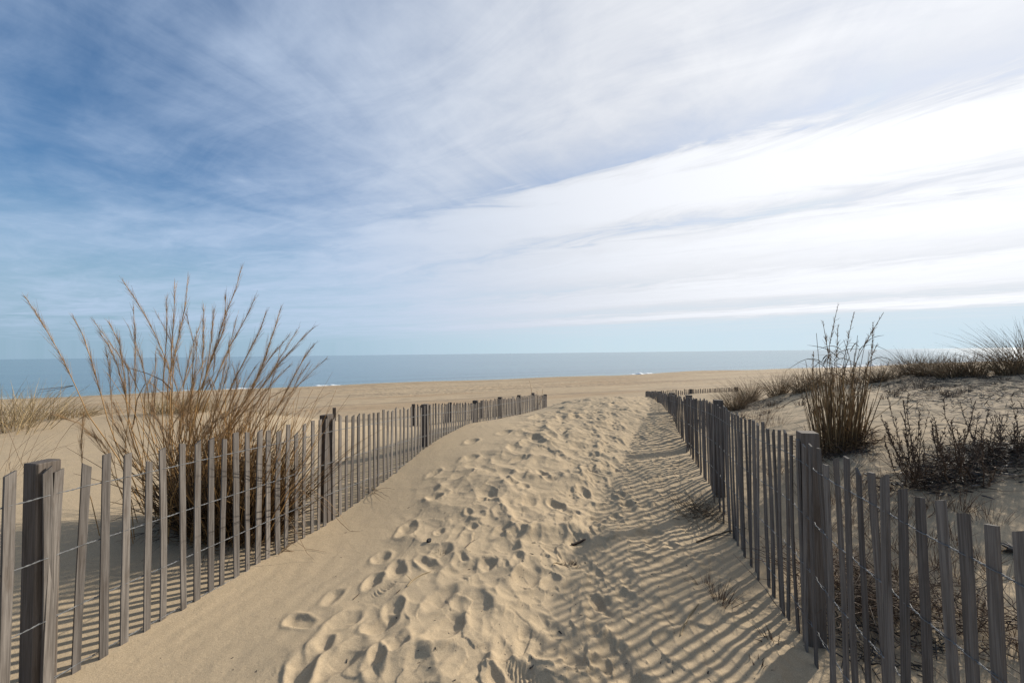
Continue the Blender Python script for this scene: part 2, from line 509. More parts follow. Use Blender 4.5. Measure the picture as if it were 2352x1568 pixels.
def mesh_obj(name, V, Fc, mat, parent=None, loc=(0, 0, 0), smooth=True, tint=None):
    """V: n x 3 array in the object's own frame, Fc: list of equal-length index arrays (m x k)"""
    me = bpy.data.meshes.new(name)
    V = np.asarray(V, dtype=np.float32)
    if not isinstance(Fc, (list, tuple)):
        Fc = [Fc]
    Fc = [np.asarray(f, dtype=np.int32) for f in Fc if len(f)]
    loops = np.concatenate([f.ravel() for f in Fc])
    tot = np.concatenate([np.full(len(f), f.shape[1], dtype=np.int32) for f in Fc])
    me.vertices.add(len(V))
    me.vertices.foreach_set('co', V.ravel())
    me.loops.add(len(loops))
    me.loops.foreach_set('vertex_index', loops)
    me.polygons.add(len(tot))
    st = np.concatenate([[0], np.cumsum(tot)[:-1]]).astype(np.int32)
    me.polygons.foreach_set('loop_start', st)
    me.polygons.foreach_set('use_smooth', np.full(len(tot), smooth))
    if tint is not None:
        at_ = me.attributes.new('tint', 'FLOAT', 'POINT')
        at_.data.foreach_set('value', np.asarray(tint, dtype=np.float32))
    me.update(calc_edges=True)
    me.validate()
    me.materials.append(mat)
    o = bpy.data.objects.new(name, me)
    o.location = loc
    if parent is not None:
        o.parent = parent
    col.objects.link(o)
    return o


class Strands:
    """tapered tubes: stalks, blades, twigs, wires; each strand has its own tint"""
    def __init__(self):
        self.V, self.F, self.T, self.n = [], [], [], 0

    def add(self, pts, rad, k=3, tint=.5, flat=1.0, ref=None):
        P = np.asarray(pts, float)
        n = len(P)
        rad = np.broadcast_to(np.asarray(rad, float), (n,))
        t = np.gradient(P, axis=0)
        t /= np.linalg.norm(t, axis=1)[:, None] + 1e-12
        if ref is None:
            ref = RNG.normal(size=3)
        s = np.cross(t, np.asarray(ref, float))
        s /= np.linalg.norm(s, axis=1)[:, None] + 1e-9
        b = np.cross(s, t)
        ang = np.arange(k) * 2 * np.pi / k
        ring = (np.cos(ang)[None, :, None] * s[:, None, :] + flat * np.sin(ang)[None, :, None] * b[:, None, :]) * rad[:, None, None]
        V = (P[:, None, :] + ring).reshape(-1, 3)
        i = np.arange(n - 1)[:, None] * k
        j = np.arange(k)[None, :]
        j2 = (j + 1) % k
        Fq = np.stack([i + j, i + j2, i + k + j2, i + k + j], -1).reshape(-1, 4) + self.n
        self.V.append(V)
        self.F.append(Fq)
        self.T.append(np.full(len(V), tint))
        self.n += len(V)

    def build(self, name, mat, parent=None, loc=(0, 0, 0)):
        if not self.V:
            return None
        V = np.concatenate(self.V) - np.asarray(loc, float)
        l = (0, 0, 0) if parent is not None else loc
        return mesh_obj(name, V, np.concatenate(self.F), mat, parent, l, True, np.concatenate(self.T))


# ------------------------------------------------------------------ materials
def material(name):
    m = bpy.data.materials.new(name)
    m.use_nodes = True
    n = NT(m.node_tree)
    b = n.n['Principled BSDF']
    return m, n, b


def sand_material():
    m, n, b = material('sand')
    g = n.new('ShaderNodeNewGeometry')
    p = g.outputs['Position']
    big = n.noise(p, .35, 4, .55)
    mid = n.noise(p, 2.2, 5, .6, .4)
    c = mix_rgba(n, n.ramp(big, .35, .65), (.400, .305, .190), (.445, .335, .205))
    c = mix_rgba(n, n.ramp(mid, .45, .75, 0, .35), c, (.37, .285, .185))
    smudge = n.noise(p, 5.5, 6, .7, 1.2)
    c = mix_rgba(n, n.math('MULTIPLY', n.ramp(smudge, .56, .70, 0, .38), n.ramp(big, .40, .62)), c, (.20, .165, .14))
    # rusty coarse patches on the open beach, damp sand by the water
    q = n.vmath('DOT_PRODUCT', p, (-.36, .933, 0))
    s = n.vmath('DOT_PRODUCT', p, (.933, .36, 0))
    st = n.noise(n.comb(n.math('MULTIPLY', s, .05), n.math('MULTIPLY', q, .22), 1.0), 1.0, 5, .6, .6)
    bw = n.ramp(q, 15, 22)
    c = mix_rgba(n, n.math('MULTIPLY', bw, n.ramp(st, .42, .66, .1, .75)), c, (.29, .18, .09))
    specks = n.noise(n.comb(n.math('MULTIPLY', s, .9), n.math('MULTIPLY', q, 2.2), 2.0), 1.0, 3, .6)
    c = mix_rgba(n, n.math('MULTIPLY', bw, n.ramp(specks, .56, .64, 0, .7)), c, (.17, .125, .08))
    wet = n.ramp(q, 65.5, 69.5)
    c = mix_rgba(n, n.math('MULTIPLY', wet, .75), c, (.20, .135, .08))
    wq = n.math('ABSOLUTE', n.math('SUBTRACT', n.math('SUBTRACT', q, 55.0), n.math('MULTIPLY', n.math('SUBTRACT', st, .5), 22.0)))
    c = mix_rgba(n, n.math('MULTIPLY', n.ramp(wq, .2, 1.3, .9, 0), n.ramp(specks, .44, .56)), c, (.10, .07, .045))
    # wheel ruts: the shade in their grooves painted as darker sand
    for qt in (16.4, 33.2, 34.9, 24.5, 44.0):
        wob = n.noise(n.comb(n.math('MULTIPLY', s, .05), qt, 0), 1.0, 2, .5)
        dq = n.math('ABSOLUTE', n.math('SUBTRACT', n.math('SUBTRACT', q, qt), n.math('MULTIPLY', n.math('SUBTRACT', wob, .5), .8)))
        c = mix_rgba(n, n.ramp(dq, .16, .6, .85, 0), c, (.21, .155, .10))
    # dark thatch of dead leaves on the right-hand dune
    at_ = n.new('ShaderNodeAttribute', attribute_name='thatch')
    th = n.noise(p, 6, 7, .72, .8)
    c = mix_rgba(n, n.math('MULTIPLY', at_.outputs['Fac'], n.ramp(th, .40, .62)), c, (.075, .056, .042))
    # grains
    gr = n.noise(p, 420, 2, .6)
    gr2 = n.noise(p, 150, 3, .7)
    c = mix_rgba(n, n.ramp(gr, .3, .7, 0, 1, False), mix_rgba(n, .38, c, (.12, .09, .06)), mix_rgba(n, .22, c, (.80, .66, .48)))
    c = mix_rgba(n, n.ramp(gr2, .52, .72, 0, .42), c, (.20, .15, .10))
    c = mix_rgba(n, n.ramp(gr2, .46, .28, 0, .35), c, (.66, .53, .36))
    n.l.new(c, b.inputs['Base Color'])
    b.inputs['Roughness'].default_value = .95
    b.inputs['Specular IOR Level'].default_value = .12
    bp = n.new('ShaderNodeBump')
    bp.inputs['Strength'].default_value = .55
    bp.inputs['Distance'].default_value = .006
    hh = n.math('ADD', n.math('MULTIPLY', gr2, .5), n.math('ADD', n.math('MULTIPLY', gr, .22), n.noise(p, 26, 3, .6)))
    n.l.new(hh, bp.inputs['Height'])
    n.l.new(bp.outputs[0], b.inputs['Normal'])
    return m


def wood_material(name, dark, light, stain):
    m, n, b = material(name)
    tc = n.new('ShaderNodeTexCoord')
    oi = n.new('ShaderNodeObjectInfo')
    r = oi.outputs['Random']
    sp = n.new('ShaderNodeSeparateXYZ')
    n.l.new(tc.outputs['Object'], sp.inputs[0])
    off = n.math('MULTIPLY', r, 37.0)
    v = n.comb(n.math('ADD', n.math('MULTIPLY', sp.outputs[0], 110.0), off), n.math('MULTIPLY', sp.outputs[1], 110.0), n.math('ADD', n.math('MULTIPLY', sp.outputs[2], 3.0), off))
    gr = n.noise(v, 1.0, 6, .65, .4)
    v2 = n.comb(n.math('ADD', n.math('MULTIPLY', sp.outputs[0], 22.0), off), n.math('MULTIPLY', sp.outputs[1], 22.0), n.math('ADD', n.math('MULTIPLY', sp.outputs[2], 5.0), off))
    bl = n.noise(v2, 1.0, 5, .6, .5)
    c = mix_rgba(n, n.ramp(gr, .3, .72), dark, light)
    c = mix_rgba(n, n.ramp(bl, .5, .75, 0, .6), c, stain)
    c = mix_rgba(n, n.ramp(bl, .36, .2, 0, .5), c, tuple(min(1, 1.6 * k) for k in light))
    # each stick weathered differently
    c = mix_rgba(n, 1.0, c, n.comb(n.ramp(r, 0, 1, .70, 1.34, False), n.ramp(r, 0, 1, .69, 1.32, False), n.ramp(r, 0, 1, .69, 1.28, False)), 'MULTIPLY')
    n.l.new(c, b.inputs['Base Color'])
    b.inputs['Roughness'].default_value = .85
    b.inputs['Specular IOR Level'].default_value = .25
    bp = n.new('ShaderNodeBump')
    bp.inputs['Strength'].default_value = .5
    bp.inputs['Distance'].default_value = .002
    n.l.new(gr, bp.inputs['Height'])
    n.l.new(bp.outputs[0], b.inputs['Normal'])
    return m


def plant_material(name, c0, c1, rough=.7, trans=0.0):
    m, n, b = material(name)
    at_ = n.new('ShaderNodeAttribute', attribute_name='tint')
    g = n.new('ShaderNodeNewGeometry')
    no = n.noise(g.outputs['Position'], 24, 3, .6)
    f = n.math('ADD', at_.outputs['Fac'], n.math('MULTIPLY', n.math('SUBTRACT', no, .5), .5), clamp=True)
    c = mix_rgba(n, f, c0, c1)
    n.l.new(c, b.inputs['Base Color'])
    b.inputs['Roughness'].default_value = rough
    b.inputs['Specular IOR Level'].default_value = .3
    return m


def plain_material(name, c, rough=.6, metal=0.0, var=.25):
    m, n, b = material(name)
    g = n.new('ShaderNodeNewGeometry')
    no = n.noise(g.outputs['Position'], 40, 3, .6)
    cc = mix_rgba(n, n.ramp(no, .3, .7), tuple(k * (1 - var) for k in c), tuple(min(1, k * (1 + var)) for k in c))
    n.l.new(cc, b.inputs['Base Color'])
    b.inputs['Roughness'].default_value = rough
    b.inputs['Metallic'].default_value = metal
    return m


def sea_material():
    m, n, b = material('sea_water')
    g = n.new('ShaderNodeNewGeometry')
    p = g.outputs['Position']
    q = n.vmath('DOT_PRODUCT', p, (-.36, .933, 0))
    s = n.vmath('DOT_PRODUCT', p, (.933, .36, 0))
    shallow = n.ramp(q, 70, 84, 1, 0)
    pat = n.noise(n.comb(n.math('MULTIPLY', s, .006), n.math('MULTIPLY', q, .02), 0), 1.0, 4, .55)
    c = mix_rgba(n, n.ramp(n.math('ADD', n.math('MULTIPLY', pat, .6), n.math('MULTIPLY', n.noise(n.comb(n.math('MULTIPLY', s, .02), n.math('MULTIPLY', q, .16), 5), 1.0, 4, .6, .4), .4)), .38, .62), (.016, .070, .105), (.052, .128, .152))
    c = mix_rgba(n, n.math('MULTIPLY', shallow, .8), c, (.10, .15, .12))
    n.l.new(c, b.inputs['Base Color'])
    b.inputs['IOR'].default_value = 1.33
    b.inputs['Roughness'].default_value = .14
    w1 = n.noise(n.comb(n.math('MULTIPLY', s, .10), n.math('MULTIPLY', q, .55), 0), 1.0, 5, .62, .5)
    w2 = n.noise(n.comb(n.math('MULTIPLY', s, .5), n.math('MULTIPLY', q, 1.6), 4), 1.0, 4, .6, .3)
    w0 = n.noise(n.comb(n.math('MULTIPLY', s, .012), n.math('MULTIPLY', q, .10), 7), 1.0, 3, .5, .4)
    hh = n.math('ADD', n.math('MULTIPLY', w0, 3.0), n.math('ADD', n.math('MULTIPLY', w1, 1.0), n.math('MULTIPLY', w2, .45)))
    bp = n.new('ShaderNodeBump')
    bp.inputs['Strength'].default_value = 1.0
    bp.inputs['Distance'].default_value = .07
    n.l.new(hh, bp.inputs['Height'])
    n.l.new(bp.outputs[0], b.inputs['Normal'])
    return m


MAT_SAND = sand_material()
MAT_SEA = sea_material()
MAT_PICKET = wood_material('weathered_lath', (.078, .068, .060), (.194, .175, .157), (.078, .060, .047))
MAT_POST = wood_material('weathered_post', (.075, .060, .048), (.150, .128, .110), (.065, .050, .038))
MAT_WIRE = plain_material('galvanised_wire', (.165, .168, .170), .6, .2, .3)
MAT_STALK = plant_material('golden_stalk', (.12, .064, .024), (.49, .285, .105))
MAT_DULL = plant_material('dull_stalk', (.075, .046, .023), (.40, .26, .12))
MAT_PLUME = plant_material('seed_plume', (.17, .098, .048), (.46, .30, .155))
MAT_LEAF = plant_material('dead_leaf', (.030, .018, .010), (.27, .165, .075))
MAT_PALE = plant_material('pale_dune_grass', (.16, .11, .055), (.48, .37, .21))
MAT_DUNE = plant_material('brown_dune_grass', (.075, .050, .028), (.36, .255, .145))
MAT_SHRUB = plant_material('dark_shrub', (.035, .022, .015), (.16, .105, .066))
MAT_SPRIG = plant_material('reddish_sprig', (.06, .032, .018), (.22, .125, .065))
MAT_CHAR = plain_material('charred_wood', (.015, .013, .012), .8)
MAT_TWIG = plant_material('dry_twig', (.05, .035, .022), (.22, .155, .09))
MAT_LITTER = plant_material('grey_leaf_litter', (.02, .017, .015), (.13, .115, .10))


def foam_material():
    m, n, b = material('foam')
    g = n.new('ShaderNodeNewGeometry')
    no = n.noise(g.outputs['Position'], 3, 4, .6)
    c = mix_rgba(n, n.ramp(no, .3, .7), (.55, .6, .62), (.86, .88, .88))
    n.l.new(c, b.inputs['Base Color'])
    b.inputs['Roughness'].default_value = .8
    return m


MAT_FOAM = foam_material()


# ------------------------------------------------------------------ the ground sheet
def build_ground():
    def logseg(a, b, step):
        return np.exp(np.linspace(math.log(a), math.log(b), max(2, int(math.log(b / a) / step)), endpoint=False))
    rr = np.concatenate([[.02], logseg(.15, 1.6, .05), logseg(1.6, 9, .0034), logseg(9, 18, .0055), logseg(18, 90, .012), logseg(90, 900, .05), [900]])
    half = R(59)
    fine = np.linspace(-half, half, 940)
    rest = np.linspace(half, 2 * math.pi - half, 130)[1:-1]
    th = np.concatenate([fine, rest])
    X = rr[:, None] * np.sin(th)[None, :]
    Y = rr[:, None] * np.cos(th)[None, :]
    Z = EYE - base_drop(X, Y) + micro(X, Y)
    lr = np.log(rr)
    for st in STAMPS:
        r0, t0 = math.hypot(st[0], st[1]), math.atan2(st[0], st[1])
        ext = .32
        i0, i1 = np.searchsorted(rr, [r0 - ext, r0 + ext])
        j0, j1 = np.searchsorted(fine, [t0 - ext / max(r0, .5), t0 + ext / max(r0, .5)])
        if i1 > i0 and j1 > j0:
            Z[i0:i1, j0:j1] = stamp(X[i0:i1, j0:j1], Y[i0:i1, j0:j1], st, Z[i0:i1, j0:j1])
    nr, nt = X.shape
    V = np.stack([X, Y, Z], -1).reshape(-1, 3)
    i = np.arange(nr - 1)[:, None]
    j = np.arange(nt)[None, :]
    j2 = (j + 1) % nt
    Fq = np.stack([i * nt + j, (i + 1) * nt + j, (i + 1) * nt + j2, i * nt + j2], -1).reshape(-1, 4)[:, ::-1]
    o = mesh_obj('sand', V, Fq, MAT_SAND)
    # where dead leaves mat the sand of the right-hand dune
    thatch = np.zeros_like(X)
    for (px, py, rad, k) in THATCH:
        x, y = base_hit(px, py)
        thatch = np.maximum(thatch, k * (1 - sstep(.35, 1.0, np.hypot((X - x), (Y - y) * .8) / rad)))
    a = o.data.attributes.new('thatch', 'FLOAT', 'POINT')
    a.data.foreach_set('value', thatch.ravel().astype(np.float32))
    tag(o, kind='structure')
    return o


THATCH = [(2290, 915, 1.0, .95), (2200, 900, .8, .8), (2350, 950, 1.1, .8), (2100, 885, .7, .6), (2180, 1095, .28, .5), (2250, 1045, .35, .5), (2330, 1050, .4, .5),
          (1930, 1035, .30, .8), (1980, 1450, .35, .6), (2130, 870, 1.0, .7), (1900, 890, .9, .6), (1740, 930, .6, .5), (2230, 862, 1.4, .8), (2330, 860, 1.4, .8)]
GROUND = build_ground()


# ------------------------------------------------------------------ the sea and its foam
def build_sea():
    q = np.concatenate([np.linspace(58, 200, 72), np.geomspace(205, 60000, 60)])
    s = np.concatenate([-np.geomspace(60000, 220, 36), np.linspace(-200, 320, 130), np.geomspace(340, 60000, 36)])
    Q, S = np.meshgrid(q, s, indexing='ij')
    X, Y = .933 * S - .36 * Q, .36 * S + .933 * Q
    Zs = EYE - 5.0 + .10 * np.exp(-((Q - 82 - 3 * np.sin(S / 23)) / 1.6) ** 2) + .07 * np.exp(-((Q - 95 - 3 * np.sin(S / 31 + 1)) / 2.2) ** 2)
    n1, n2 = Q.shape
    V = np.stack([X, Y, Zs], -1).reshape(-1, 3)
    i = np.arange(n1 - 1)[:, None]
    j = np.arange(n2 - 1)[None, :]
    Fq = np.stack([i * n2 + j, (i + 1) * n2 + j, (i + 1) * n2 + j + 1, i * n2 + j + 1], -1).reshape(-1, 4)[:, ::-1]
    o = mesh_obj('sea', V, Fq, MAT_SEA)
    tag(o, kind='structure')


def build_foam():
    V, Fq, nv = [], [], 0
    #        s0, s1, q, width, height
    for (s0, s1, q0, wd, hh) in [(-20, -14.5, 73.0, 1.2, .24), (-7.5, -2.5, 73.2, .9, .2), (-29, -21, 74.5, .4, .08), (55, 66, 73.2, 1.0, .3), (66, 90, 74.0, .6, .18), (112, 185, 73.6, 1.8, .42), (185, 260, 74, 1.5, .4),
                                 (-70, -30, 72.6, .3, .05)]:
        m = int((s1 - s0) * 5) + 2
        s = np.linspace(s0, s1, m)
        edge = np.clip(np.minimum(s - s0, s1 - s) / (.25 * (s1 - s0)), 0, 1)
        nz = np.clip(.75 + 1.3 * fbm(s * .45 + s0, s * 0 + 3, 3), .12, 1.5) * edge
        qc = q0 + .5 * fbm(s * .12, s * 0 + 9, 2)
        prof = [(-.5, 0), (-.3, .55), (0, 1), (.3, .7), (.5, 0)]
        for (w_, h_) in prof:
            Q = qc + w_ * wd * nz
            Z = EYE - 5.03 + h_ * hh * nz
            V.append(np.stack([.933 * s - .36 * Q, .36 * s + .933 * Q, Z], -1))
        for k in range(len(prof) - 1):
            a = nv + k * m + np.arange(m - 1)
            Fq.append(np.stack([a, a + 1, a + m + 1, a + m], -1))
        nv += m * len(prof)
    o = mesh_obj('sea_foam', np.concatenate(V), np.concatenate(Fq), MAT_FOAM)
    tag(o, 'white breaking ripples along the edge of the sea', 'foam', kind='stuff')


build_sea()
build_foam()


# ------------------------------------------------------------------ slatted sand fences
class Run:
    """a fence line: plan polyline with the drop of its picket tops"""
    def __init__(self, pts):
        self.p = np.asarray(pts, float)
        d = np.hypot(*np.diff(self.p[:, :2], axis=0).T)
        self.s = np.concatenate([[0], np.cumsum(d)])
        self.len = self.s[-1]

    def at(self, s):
        return np.stack([np.interp(s, self.s, self.p[:, k]) for k in range(3)], -1)

    def dir(self, s):
        a, b = self.at(s - .25), self.at(s + .25)
        d = (b - a)[..., :2]
        return d / (np.linalg.norm(d, axis=-1)[..., None] + 1e-9)

    def s_of_y(self, y):
        return float(np.interp(y, self.p[:, 1], self.s))


def picket_mesh(w, t, h, seg=7):
    """a split lath: slightly bowed, uneven width, cut top; local x along the fence, y through it, z up from its buried end"""
    zs = np.linspace(0, h, seg)
    ph, bow, bow2 = random.uniform(0, 6), random.gauss(0, .004), random.gauss(0, .004)
    rings = []
    slant = random.gauss(0, .006)
    if random.random() < .14:
        slant = random.choice((-1, 1)) * random.uniform(.008, .016)
    for i, z in enumerate(zs):
        f = z / h
        cx = bow * math.sin(math.pi * f + ph * .2) + random.gauss(0, .0006)
        cy = bow2 * math.sin(math.pi * f) + random.gauss(0, .0005)
        ww = w * (1 + .05 * math.sin(ph + 4 * f) + random.gauss(0, .012))
        for (sx, sy) in ((-1, -1), (1, -1), (1, 1), (-1, 1)):
            zz = z + (slant * sx + random.gauss(0, .0012) if i == seg - 1 else 0)
            rings.append((cx + sx * ww / 2, cy + sy * t / 2, zz))
    Fq = []
    for i in range(seg - 1):
        for k in range(4):
            Fq.append((i * 4 + k, i * 4 + (k + 1) % 4, i * 4 + 4 + (k + 1) % 4, i * 4 + 4 + k))
    Fq.append((3, 2, 1, 0))
    e = (seg - 1) * 4
    Fq.append((e, e + 1, e + 2, e + 3))
    return np.array(rings), np.array(Fq)


def post_mesh(a, h):
    c, b = a / 2, .005
    ring = [(-c + b, -c), (c - b, -c), (c, -c + b), (c, c - b), (c - b, c), (-c + b, c), (-c, c - b), (-c, -c + b)]
    V = []
    zs = [0, h * .4, h * .75, h - .004, h]
    tw = random.gauss(0, .01)
    for i, z in enumerate(zs):
        k = .96 if i == len(zs) - 1 else 1.0
        for (x, y) in ring:
            an = tw * z / h
            V.append((k * (x * math.cos(an) - y * math.sin(an)) + random.gauss(0, .0006), k * (x * math.sin(an) + y * math.cos(an)) + random.gauss(0, .0006), z + (random.gauss(0, .0015) if i >= 3 else 0)))
    Fq = []
    for i in range(len(zs) - 1):
        for k in range(8):
            Fq.append((i * 8 + k, i * 8 + (k + 1) % 8, i * 8 + 8 + (k + 1) % 8, i * 8 + 8 + k))
    top = [tuple((len(zs) - 1) * 8 + k for k in range(8))]
    return np.array(V), [np.array(Fq), np.array(top)]


def rot2(d):
    return np.array([[d[0], -d[1], 0], [d[1], d[0], 0], [0, 0, 1]])


def build_fence(run, label, posts, side, wires=4, pitch=.0965, s0=0.0, extra=(), skip=(0, 0), lean=1.0, detail_to=6.5, group='slatted sand fences of the beach path'):
    """side: +1 posts stand to the right of the line's direction, -1 to the left"""
    P0 = run.at(0.0)
    root = empty('sand_fence', (P0[0], P0[1], EYE - P0[2] - 1.15))
    tag(root, label, 'fence', group)
    base = np.array(root.location)
    # where each picket stands
    ss = []
    s = s0
    while s < run.len:
        ss.append(s + random.gauss(0, .006))
        s += pitch
    ss = [q for q in ss if not skip[0] < q < skip[1]]
    for e in extra:
        ss.append(e)
    ss = np.array(sorted(ss))
    items = []
    for s in ss:
        p = run.at(s)
        d = run.dir(s)
        h = 1.22 + random.gauss(0, .008)
        top = EYE - p[2] + random.gauss(0, .012) - (random.uniform(.02, .07) if random.random() < .06 else 0)
        items.append((math.hypot(p[0], p[1]), s, p, d, h, top))
    order = sorted(range(len(items)), key=lambda i: items[i][0])
    single = set(order[:100])
    rv, rf, nv = [], [], 0
    ly = np.cumsum(np.array([random.gauss(0, .010) for _ in items]))
    ly = ly - np.convolve(ly, np.ones(9) / 9, 'same')
    for i, (dist, s, p, d, h, top) in enumerate(items):
        w = max(.030, random.gauss(.0375, .0032))
        t = random.gauss(.0105, .001)
        V, Fq = picket_mesh(w, t, h, 7 if dist < 7 else 4)
        # lean about the fence's top wire
        ax = lean * (ly[i] * .8 + random.gauss(0, .008))
        ay = lean * random.gauss(0, .008)
        yw = random.gauss(0, .06)
        Rm = np.array(Matrix.Rotation(math.atan2(d[1], d[0]) + yw, 3, 'Z') @ Matrix.Rotation(ax, 3, 'Y') @ Matrix.Rotation(ay, 3, 'X'))
        hang = Rm @ np.array((0, 0, h))
        loc = np.array((p[0], p[1], top)) - hang - base
        if i in single:
            o = mesh_obj('picket', V, Fq, MAT_PICKET, root, loc, False)
            o.rotation_euler = Matrix([list(r) for r in Rm]).to_euler()
        else:
            rv.append(V @ Rm.T + loc)
            rf.append(Fq + nv)
            nv += len(V)
    if rv:
        o = mesh_obj('picket', np.concatenate(rv), np.concatenate(rf), MAT_PICKET, root, (0, 0, 0), False)
        o['kind'] = 'stuff'
    # square posts on the outer side
    for (s, rise) in posts:
        p, d = run.at(s), run.dir(s)
        nrm = np.array((d[1], -d[0])) * side
        a = .094
        V, Fs = post_mesh(a, 1.8)
        q = p[:2] + nrm * (.0125 / 2 + a / 2 + .011)
        o = mesh_obj('post', V, Fs, MAT_POST, root, np.array((q[0], q[1], EYE - p[2] + rise - 1.8)) - base, False)
        o.rotation_euler = (random.gauss(0, .004), random.gauss(0, .004), math.atan2(d[1], d[0]) + random.gauss(0, .02))
    # twisted wire strands, one before and one behind every picket
    for k in range(wires):
        drop = .128 + .305 * k
        st = Strands()
        seq = ss
        for strand in (0, 1):
            pts, first = [], True
            for i in range(len(seq) - 1):
                p = run.at(seq[i])
                far = math.hypot(p[0], p[1])
                n = 14 if far < 4 else (8 if far < detail_to else 3)
                turns = 1.5
                f = np.linspace(0, 1, n, endpoint=False)
                S = seq[i] + f * (seq[i + 1] - seq[i])
                C = run.at(S)
                D = run.dir(S)
                N = np.stack([D[:, 1], -D[:, 0]], -1)
                sgn = 1 if (i + strand) % 2 == 0 else -1
                g = np.clip(np.minimum(f, 1 - f) * (seq[i + 1] - seq[i]) / .026, 0, 1)
                amp = .0085 * (1 - g) + .0021 * g
                ph = math.pi * strand + math.pi * (i % 2) * 0 + 2 * math.pi * turns * np.clip((f - .2) / .6, 0, 1) * 1.0 + math.pi * (i * 3 % 2)
                sag = -.004 * np.sin(np.pi * f) + .006 * perlin(S * 1.3 + k * 7, S * 0 + 1)
                off_n, off_z = amp * np.cos(ph), .0021 * np.sin(ph) * g
                pts.append(np.stack([C[:, 0] + N[:, 0] * off_n, C[:, 1] + N[:, 1] * off_n, EYE - C[:, 2] - drop + sag + off_z], -1))
            pts = np.concatenate(pts)
            # keep only what is not deep in the sand
            st.add(pts, .0020, 4, .5, 1.0, (0, 0, 1))
        st.build('wire', MAT_WIRE, root, base)
    return root


runL, runR = Run(L1), Run(R1)
sL = runL.s_of_y
sR = runR.s_of_y
a2 = np.array((*CORNER_L, 1.50))
runL2 = Run([a2, (*(CORNER_L - SH * 2.4), 1.62), (*(CORNER_L - SH * 4.72), 1.56)])
runR2 = Run([(*CORNER_R, 1.54), (*(CORNER_R + SH * 2.4), 1.56), (*(CORNER_R + SH * 4.95), 1.575)])
build_fence(runL, 'long grey slatted fence on left of path passing the tall grass clump', [(sL(2.022), .035), (sL(4.00), .03), (sL(6.02), .02), (sL(8.15), .035), (sL(9.85), .04), (sL(11.5), .05), (sL(13.0), .05)], -1,
            s0=sL(2.155) - 16 * .0965, extra=(sL(2.0), sL(2.043)), skip=(sL(1.93), sL(2.12)))
build_fence(runR, 'long slatted fence along right of path casting striped shadows across sand', [(sR(.45), .03), (sR(2.47), .035), (sR(4.62), .035), (sR(6.75), .03), (sR(8.85), .035), (sR(11.0), .03), (sR(13.2), .03), (sR(15.44), .02)], 1,
            s0=.02, lean=1.7)
build_fence(runL2, 'dark short slatted fence on beach side seen through the left path fence', [(.06, .03), (2.40, .05), (3.5, .02), (4.68, .0)], 1, s0=.1, wires=3)
build_fence(runR2, 'half buried slatted fence running from far end of right path fence to grass', [(2.35, .01), (4.9, .01)], -1, s0=.1, wires=2)

# the lone post further along the beach-side line
pl = CORNER_L - SH * 6.95
V, Fs = post_mesh(.092, 1.6)
o = mesh_obj('wooden_post', V, Fs, MAT_POST, None, (pl[0], pl[1], EYE - 1.53 - 1.6), False)
o.rotation_euler = (.01, .005, .4)
tag(o, 'lone square wooden post rising just behind a post of the left path fence', 'post')


# ------------------------------------------------------------------ vegetation
def curve_pts(p0, d0, length, n=6, bend=(0, 0, 0), wob=.02):
    """points of a stalk that starts at p0 along d0 and is bent towards `bend`"""
    t = np.linspace(0, 1, n)
    d0 = np.asarray(d0, float)
    d0 = d0 / np.linalg.norm(d0)
    P = np.asarray(p0, float)[None] + length * (t[:, None] * d0[None] + (t ** 2)[:, None] * np.asarray(bend, float)[None])
    P[1:] += RNG.normal(size=(n - 1, 3)) * wob * length * .12
    return P


def plume(st, pts, frac, n, blen, spread, rad=.0008):
    """fine upright side branches on the last part of a stalk"""
    P = np.asarray(pts)
    seg = np.linalg.norm(np.diff(P, axis=0), axis=1)
    s = np.concatenate([[0], np.cumsum(seg)])
    for _ in range(n):
        f = 1 - frac * random.random() ** .9
        sv = f * s[-1]
        p = np.array([np.interp(sv, s, P[:, k]) for k in range(3)])
        i = min(np.searchsorted(s, sv), len(P) - 1)
        i = max(i, 1)
        t = P[i] - P[i - 1]
        t = t / np.linalg.norm(t)
        d = t + RNG.normal(size=3) * spread
        L = blen * random.uniform(.4, 1.15) * (.45 + .55 * min(1, (1 - f) / (frac * .6)))
        q = curve_pts(p, d, L, 4, t * .12, .03)
        st.add(q, [rad * 1.1, rad, rad, rad * .4], 3, random.random())


